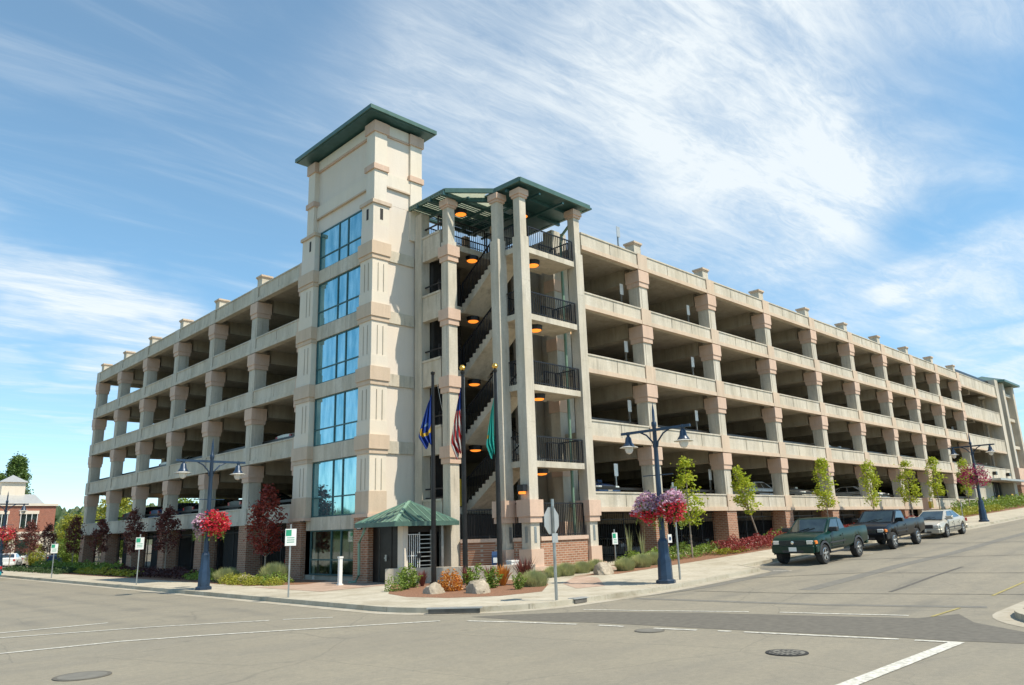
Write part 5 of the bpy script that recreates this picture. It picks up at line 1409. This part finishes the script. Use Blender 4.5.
cr_.quad(*[(*p, 10.1) for p in q]).build('cupola_roof', 'signback', BB)
pop = tree_meshes(17, 1.5, 2.7, 420, 110, 'leaf_poplar', .42, tr=.3, shape='poplar')
plant_tree('poplar_tree', pop, (28.9, 150, 0), 'tall poplar behind the brick building, taller of the two', 'tree', 'poplars behind the brick building')
plant_tree('poplar_tree', pop, (26.4, 150, 0), 'shorter poplar at the left edge behind the brick building', 'tree', 'poplars behind the brick building', 2, .78)
yt = tree_meshes(5.4, .6, 2.0, 110, 45, 'leaf_yellow', .3, shape='round'); yt2 = tree_meshes(5.4, .6, 2.0, 110, 45, 'leaf_mid', .3, shape='round')
plant_tree('broadleaf_tree', yt, (24.6, 96, 0), 'yellow-green tree right of the brick building', 'tree')
plant_tree('broadleaf_tree', yt2, (27.4, 92, 0), 'green tree beside the garage left corner', 'tree', None, 1, .95)
plant_tree('broadleaf_tree', yt2, (22.6, 88, 0), 'low green bushy tree before the brick building', 'tree', None, 3, .55)
plant_tree('broadleaf_tree', yt, (19.3, 88, 0), 'small yellow-green bush at the parking lot edge', 'tree', None, 4, .4)
bigs = [(33, 108, 1.5), (39, 104, 1.4), (46, 110, 1.7), (54, 105, 1.5), (61, 112, 1.7), (70, 108, 1.6)]
for i, (x, y, s) in enumerate(bigs):
    plant_tree('broadleaf_tree', (yt, yt2)[i % 2], (x, y, 0), ['leafy tree behind the garage seen through its first left opening', 'green tree behind the garage seen through its left decks', 'large yellow-green tree behind the garage, third from the left', 'green tree far behind the garage middle', 'tall yellow-green tree behind the garage, fifth from the left', 'green tree behind the garage, last to the right'][i], 'tree', None, i, s)
hedge('low_hedge', [(14, 79), (14.5, 92)], 1.4, .9, 'leaf_mid', 'green hedge edging the parking lot on the far left', size=.2, dens=130)
structure(MB().box(13, 29, 86, 110, -.02, .035).build('parking_lot', 'strip'))
structure(MB().box(12.8, 20, 83.2, 84.2, .0, .2).build('red_kerb', 'leaf_maroon'))
# wooded hills
def hills():
    mb = MB(); nx, ny = 60, 6
    xs = [-700+i*40 for i in range(nx)]
    H = lambda x, j: max(0, (23+7*noise.noise(Vector((x*.006, 2, 0)))+4*noise.noise(Vector((x*.02, 7, 0))))*math.sin(math.pi*j/(ny-1)))
    for i, x in enumerate(xs):
        for j in range(ny): mb.v.append((x, 560+j*60, H(x, j)-.5))
    for i in range(nx-1):
        for j in range(ny-1):
            a = i*ny+j; mb.f.append((a, a+ny, a+ny+1, a+1))
    structure(mb.build('hills', 'leaf_dark', smooth=60))
    fm = MB()
    for _ in range(3800):
        x = random.uniform(-500, 900); j = random.uniform(.2, 3.2); y = 560+j*60
        z = H(x, j)-1; r_ = random.uniform(3, 6); h_ = random.uniform(6, 12)
        s = random.uniform(0, 1); n = len(fm.v)
        k = 6
        for lv, (zz, q) in enumerate(((0, .8), (.35, 1), (.7, .6), (1, .1))):
            for a in range(k):
                t = a*2*math.pi/k+s; fm.v.append((x+r_*q*math.cos(t)*random.uniform(.8, 1.2), y+r_*q*math.sin(t), z+h_*zz))
        for lv in range(3):
            for a in range(k): fm.f.append((n+lv*k+a, n+lv*k+(a+1) % k, n+(lv+1)*k+(a+1) % k, n+(lv+1)*k+a))
    tag(fm.build('forest', 'leaf_dark'), 'dark wooded ridge on the horizon left of the garage', 'forest', None, 'stuff')
hills()

# ------------------------------------------------------------------ sky, sun, camera
world = bpy.data.worlds.new('World'); scene.world = world; world.use_nodes = True
nt = world.node_tree; bg = nt.nodes['Background']
SUN = Vector((-.2, .6, -1)).normalized()      # travel direction of the light
to = -SUN; elev = math.asin(to.z); az = math.atan2(to.x, to.y)
sky = nt.nodes.new('ShaderNodeTexSky'); sky.sky_type = 'NISHITA'; sky.sun_disc = False
sky.sun_elevation = elev; sky.sun_rotation = az; sky.air_density = .8; sky.dust_density = .1; sky.ozone_density = 2.2
tc = nt.nodes.new('ShaderNodeTexCoord')
def vm(op, *a):
    n = nt.nodes.new('ShaderNodeVectorMath'); n.operation = op
    for i, x in enumerate(a):
        if hasattr(x, 'is_output'): nt.links.new(x, n.inputs[i])
        else: n.inputs[i].default_value = x
    return n.outputs['Value'] if op == 'DOT_PRODUCT' else n.outputs[0]
def ma(op, *a, clamp=False):
    n = nt.nodes.new('ShaderNodeMath'); n.operation = op; n.use_clamp = clamp
    for i, x in enumerate(a):
        if hasattr(x, 'is_output'): nt.links.new(x, n.inputs[i])
        else: n.inputs[i].default_value = x
    return n.outputs[0]
def mr(x, a, b, c=0, d=1):
    n = nt.nodes.new('ShaderNodeMapRange'); n.interpolation_type = 'SMOOTHERSTEP'; nt.links.new(x, n.inputs[0])
    for i, v in enumerate((a, b, c, d)): n.inputs[i+1].default_value = v
    return n.outputs[0]
D = tc.outputs['Generated']
sep = nt.nodes.new('ShaderNodeSeparateXYZ'); nt.links.new(D, sep.inputs[0])
zc = ma('MAXIMUM', sep.outputs[2], .04)
px = ma('DIVIDE', sep.outputs[0], zc); py = ma('DIVIDE', sep.outputs[1], zc)
cmb = nt.nodes.new('ShaderNodeCombineXYZ'); nt.links.new(px, cmb.inputs[0]); nt.links.new(py, cmb.inputs[1])
def nz(rot, sc, scale, detail=7, rough=.6, dist=0, loc=(0, 0, 0)):
    mp = nt.nodes.new('ShaderNodeMapping'); mp.inputs['Rotation'].default_value = (0, 0, rot); mp.inputs['Scale'].default_value = sc; mp.inputs['Location'].default_value = loc
    nt.links.new(cmb.outputs[0], mp.inputs[0])
    n = nt.nodes.new('ShaderNodeTexNoise'); n.inputs['Scale'].default_value = scale; n.inputs['Detail'].default_value = detail; n.inputs['Roughness'].default_value = rough; n.inputs['Distortion'].default_value = dist
    nt.links.new(mp.outputs[0], n.inputs[0]); return n.outputs[0]
CLOUDS = []
def band(p0, p1, w, amp, soft=1.0):
    """soft band of cirrus along the great circle p0-p1 (directions), half-width w (radians)"""
    p0 = Vector(p0).normalized(); p1 = Vector(p1).normalized(); n = p0.cross(p1).normalized(); m = (p0+p1).normalized(); t = n.cross(m).normalized()
    half = math.acos(max(-1, min(1, p0.dot(p1))))/2
    wob = ma('MULTIPLY', ma('SUBTRACT', big, .5), .25*soft)
    d = ma('ABSOLUTE', ma('ADD', vm('DOT_PRODUCT', D, tuple(n)), wob))
    a = ma('ABSOLUTE', vm('DOT_PRODUCT', D, tuple(t)))
    f = vm('DOT_PRODUCT', D, tuple(m))
    v = ma('MULTIPLY', mr(d, 0, w, 1, 0), mr(a, math.sin(half)*.75, math.sin(half)*1.25, 1, 0))
    v = ma('MULTIPLY', v, mr(f, .2, .5))
    CLOUDS.append(ma('MULTIPLY', v, amp))
big = nz(.3, (1, 1, 1), 1.1, 5, .55)
fib = nz(R(52), (.6, 2.0, 1), 1.6, 9, .62, .8)
fine = nz(R(60), (1.1, 4.2, 1), 6.0, 10, .72, 1.2)
# SKYBANDS (directions of the cirrus bands as seen from the street corner)
BANDS = [((0.608, 0.457, 0.649), (0.889, 0.312, 0.336), 0.24, 0.55), ((0.456, 0.585, 0.671), (0.811, 0.484, 0.33), 0.42, 0.42), ((0.774, 0.343, 0.532), (0.914, 0.338, 0.222), 0.13, 0.4), ((0.93, 0.299, 0.216), (0.941, 0.126, 0.313), 0.09, 0.6), ((0.954, 0.264, 0.142), (0.973, 0.157, 0.171), 0.06, 0.55), ((0.105, 0.947, 0.304), (0.339, 0.913, 0.227), 0.085, 0.8), ((0.121, 0.972, 0.201), (0.276, 0.947, 0.164), 0.03, 0.35), ((0.639, 0.422, 0.644), (0.857, 0.076, 0.51), 0.1, 0.5), ((0.457, 0.686, 0.565), (0.666, 0.586, 0.462), 0.1, 0.3)]
for b_ in BANDS: band(*b_)
cov = CLOUDS[0]
for c_ in CLOUDS[1:]: cov = ma('ADD', cov, c_)
tex = mr(ma('ADD', ma('MULTIPLY', fib, .52), ma('ADD', ma('MULTIPLY', fine, .28), ma('MULTIPLY', big, .2))), .32, .66, .34, 1.0)
veil = ma('ADD', .10, ma('MULTIPLY', mr(fib, .4, .8), .2))
cov = ma('ADD', ma('MULTIPLY', ma('MULTIPLY', ma('MINIMUM', cov, .9), .92), tex), veil, clamp=True)
mixn = nt.nodes.new('ShaderNodeMix'); mixn.data_type = 'RGBA'
nt.links.new(ma('MINIMUM', cov, .86), mixn.inputs[0])
tcol = nt.nodes.new('ShaderNodeMix'); tcol.data_type = 'RGBA'; nt.links.new(mr(sep.outputs[2], .02, .4), tcol.inputs[0]); tcol.inputs[6].default_value = (.74, .87, .86, 1); tcol.inputs[7].default_value = (.66, 1.02, .98, 1)
tint = nt.nodes.new('ShaderNodeMix'); tint.data_type = 'RGBA'; tint.blend_type = 'MULTIPLY'; tint.inputs[0].default_value = 1
nt.links.new(sky.outputs[0], tint.inputs[6]); nt.links.new(tcol.outputs[2], tint.inputs[7])
nt.links.new(tint.outputs[2], mixn.inputs[6]); mixn.inputs[7].default_value = (4.5, 4.75, 4.8, 1)
nt.links.new(mixn.outputs[2], bg.inputs[0]); bg.inputs[1].default_value = .135

sl_ = bpy.data.lights.new('sun', 'SUN'); sl_.energy = 3.6; sl_.angle = R(.55); sl_.color = (1, .915, .77)
so = bpy.data.objects.new('sun', sl_); col.objects.link(so); so.rotation_euler = SUN.to_track_quat('-Z', 'Y').to_euler(); so.location = (0, 0, 60)

cd = bpy.data.cameras.new('camera'); cam = bpy.data.objects.new('camera', cd); col.objects.link(cam); scene.camera = cam
cd.sensor_width = 36; cd.lens = 753.2943*36/1024; cd.clip_start = .1; cd.clip_end = 6000
v1, v2, cc, f = (-237, 555.), (1316, 506.), (512, 342.5), 753.2943
def ray(p): return Vector(((p[0]-cc[0])/f, -(p[1]-cc[1])/f, -1)).normalized()
ex_, ey_ = ray(v2), ray(v1); ez_ = ex_.cross(ey_)
cam.matrix_world = Matrix.Translation((0, 0, CAMZ)) @ Matrix((ex_, ey_, ez_)).to_4x4()
scene.render.engine = 'CYCLES'
scene.view_settings.view_transform = 'Standard'; scene.view_settings.look = 'None'
scene.view_settings.exposure = .7; scene.view_settings.gamma = 1
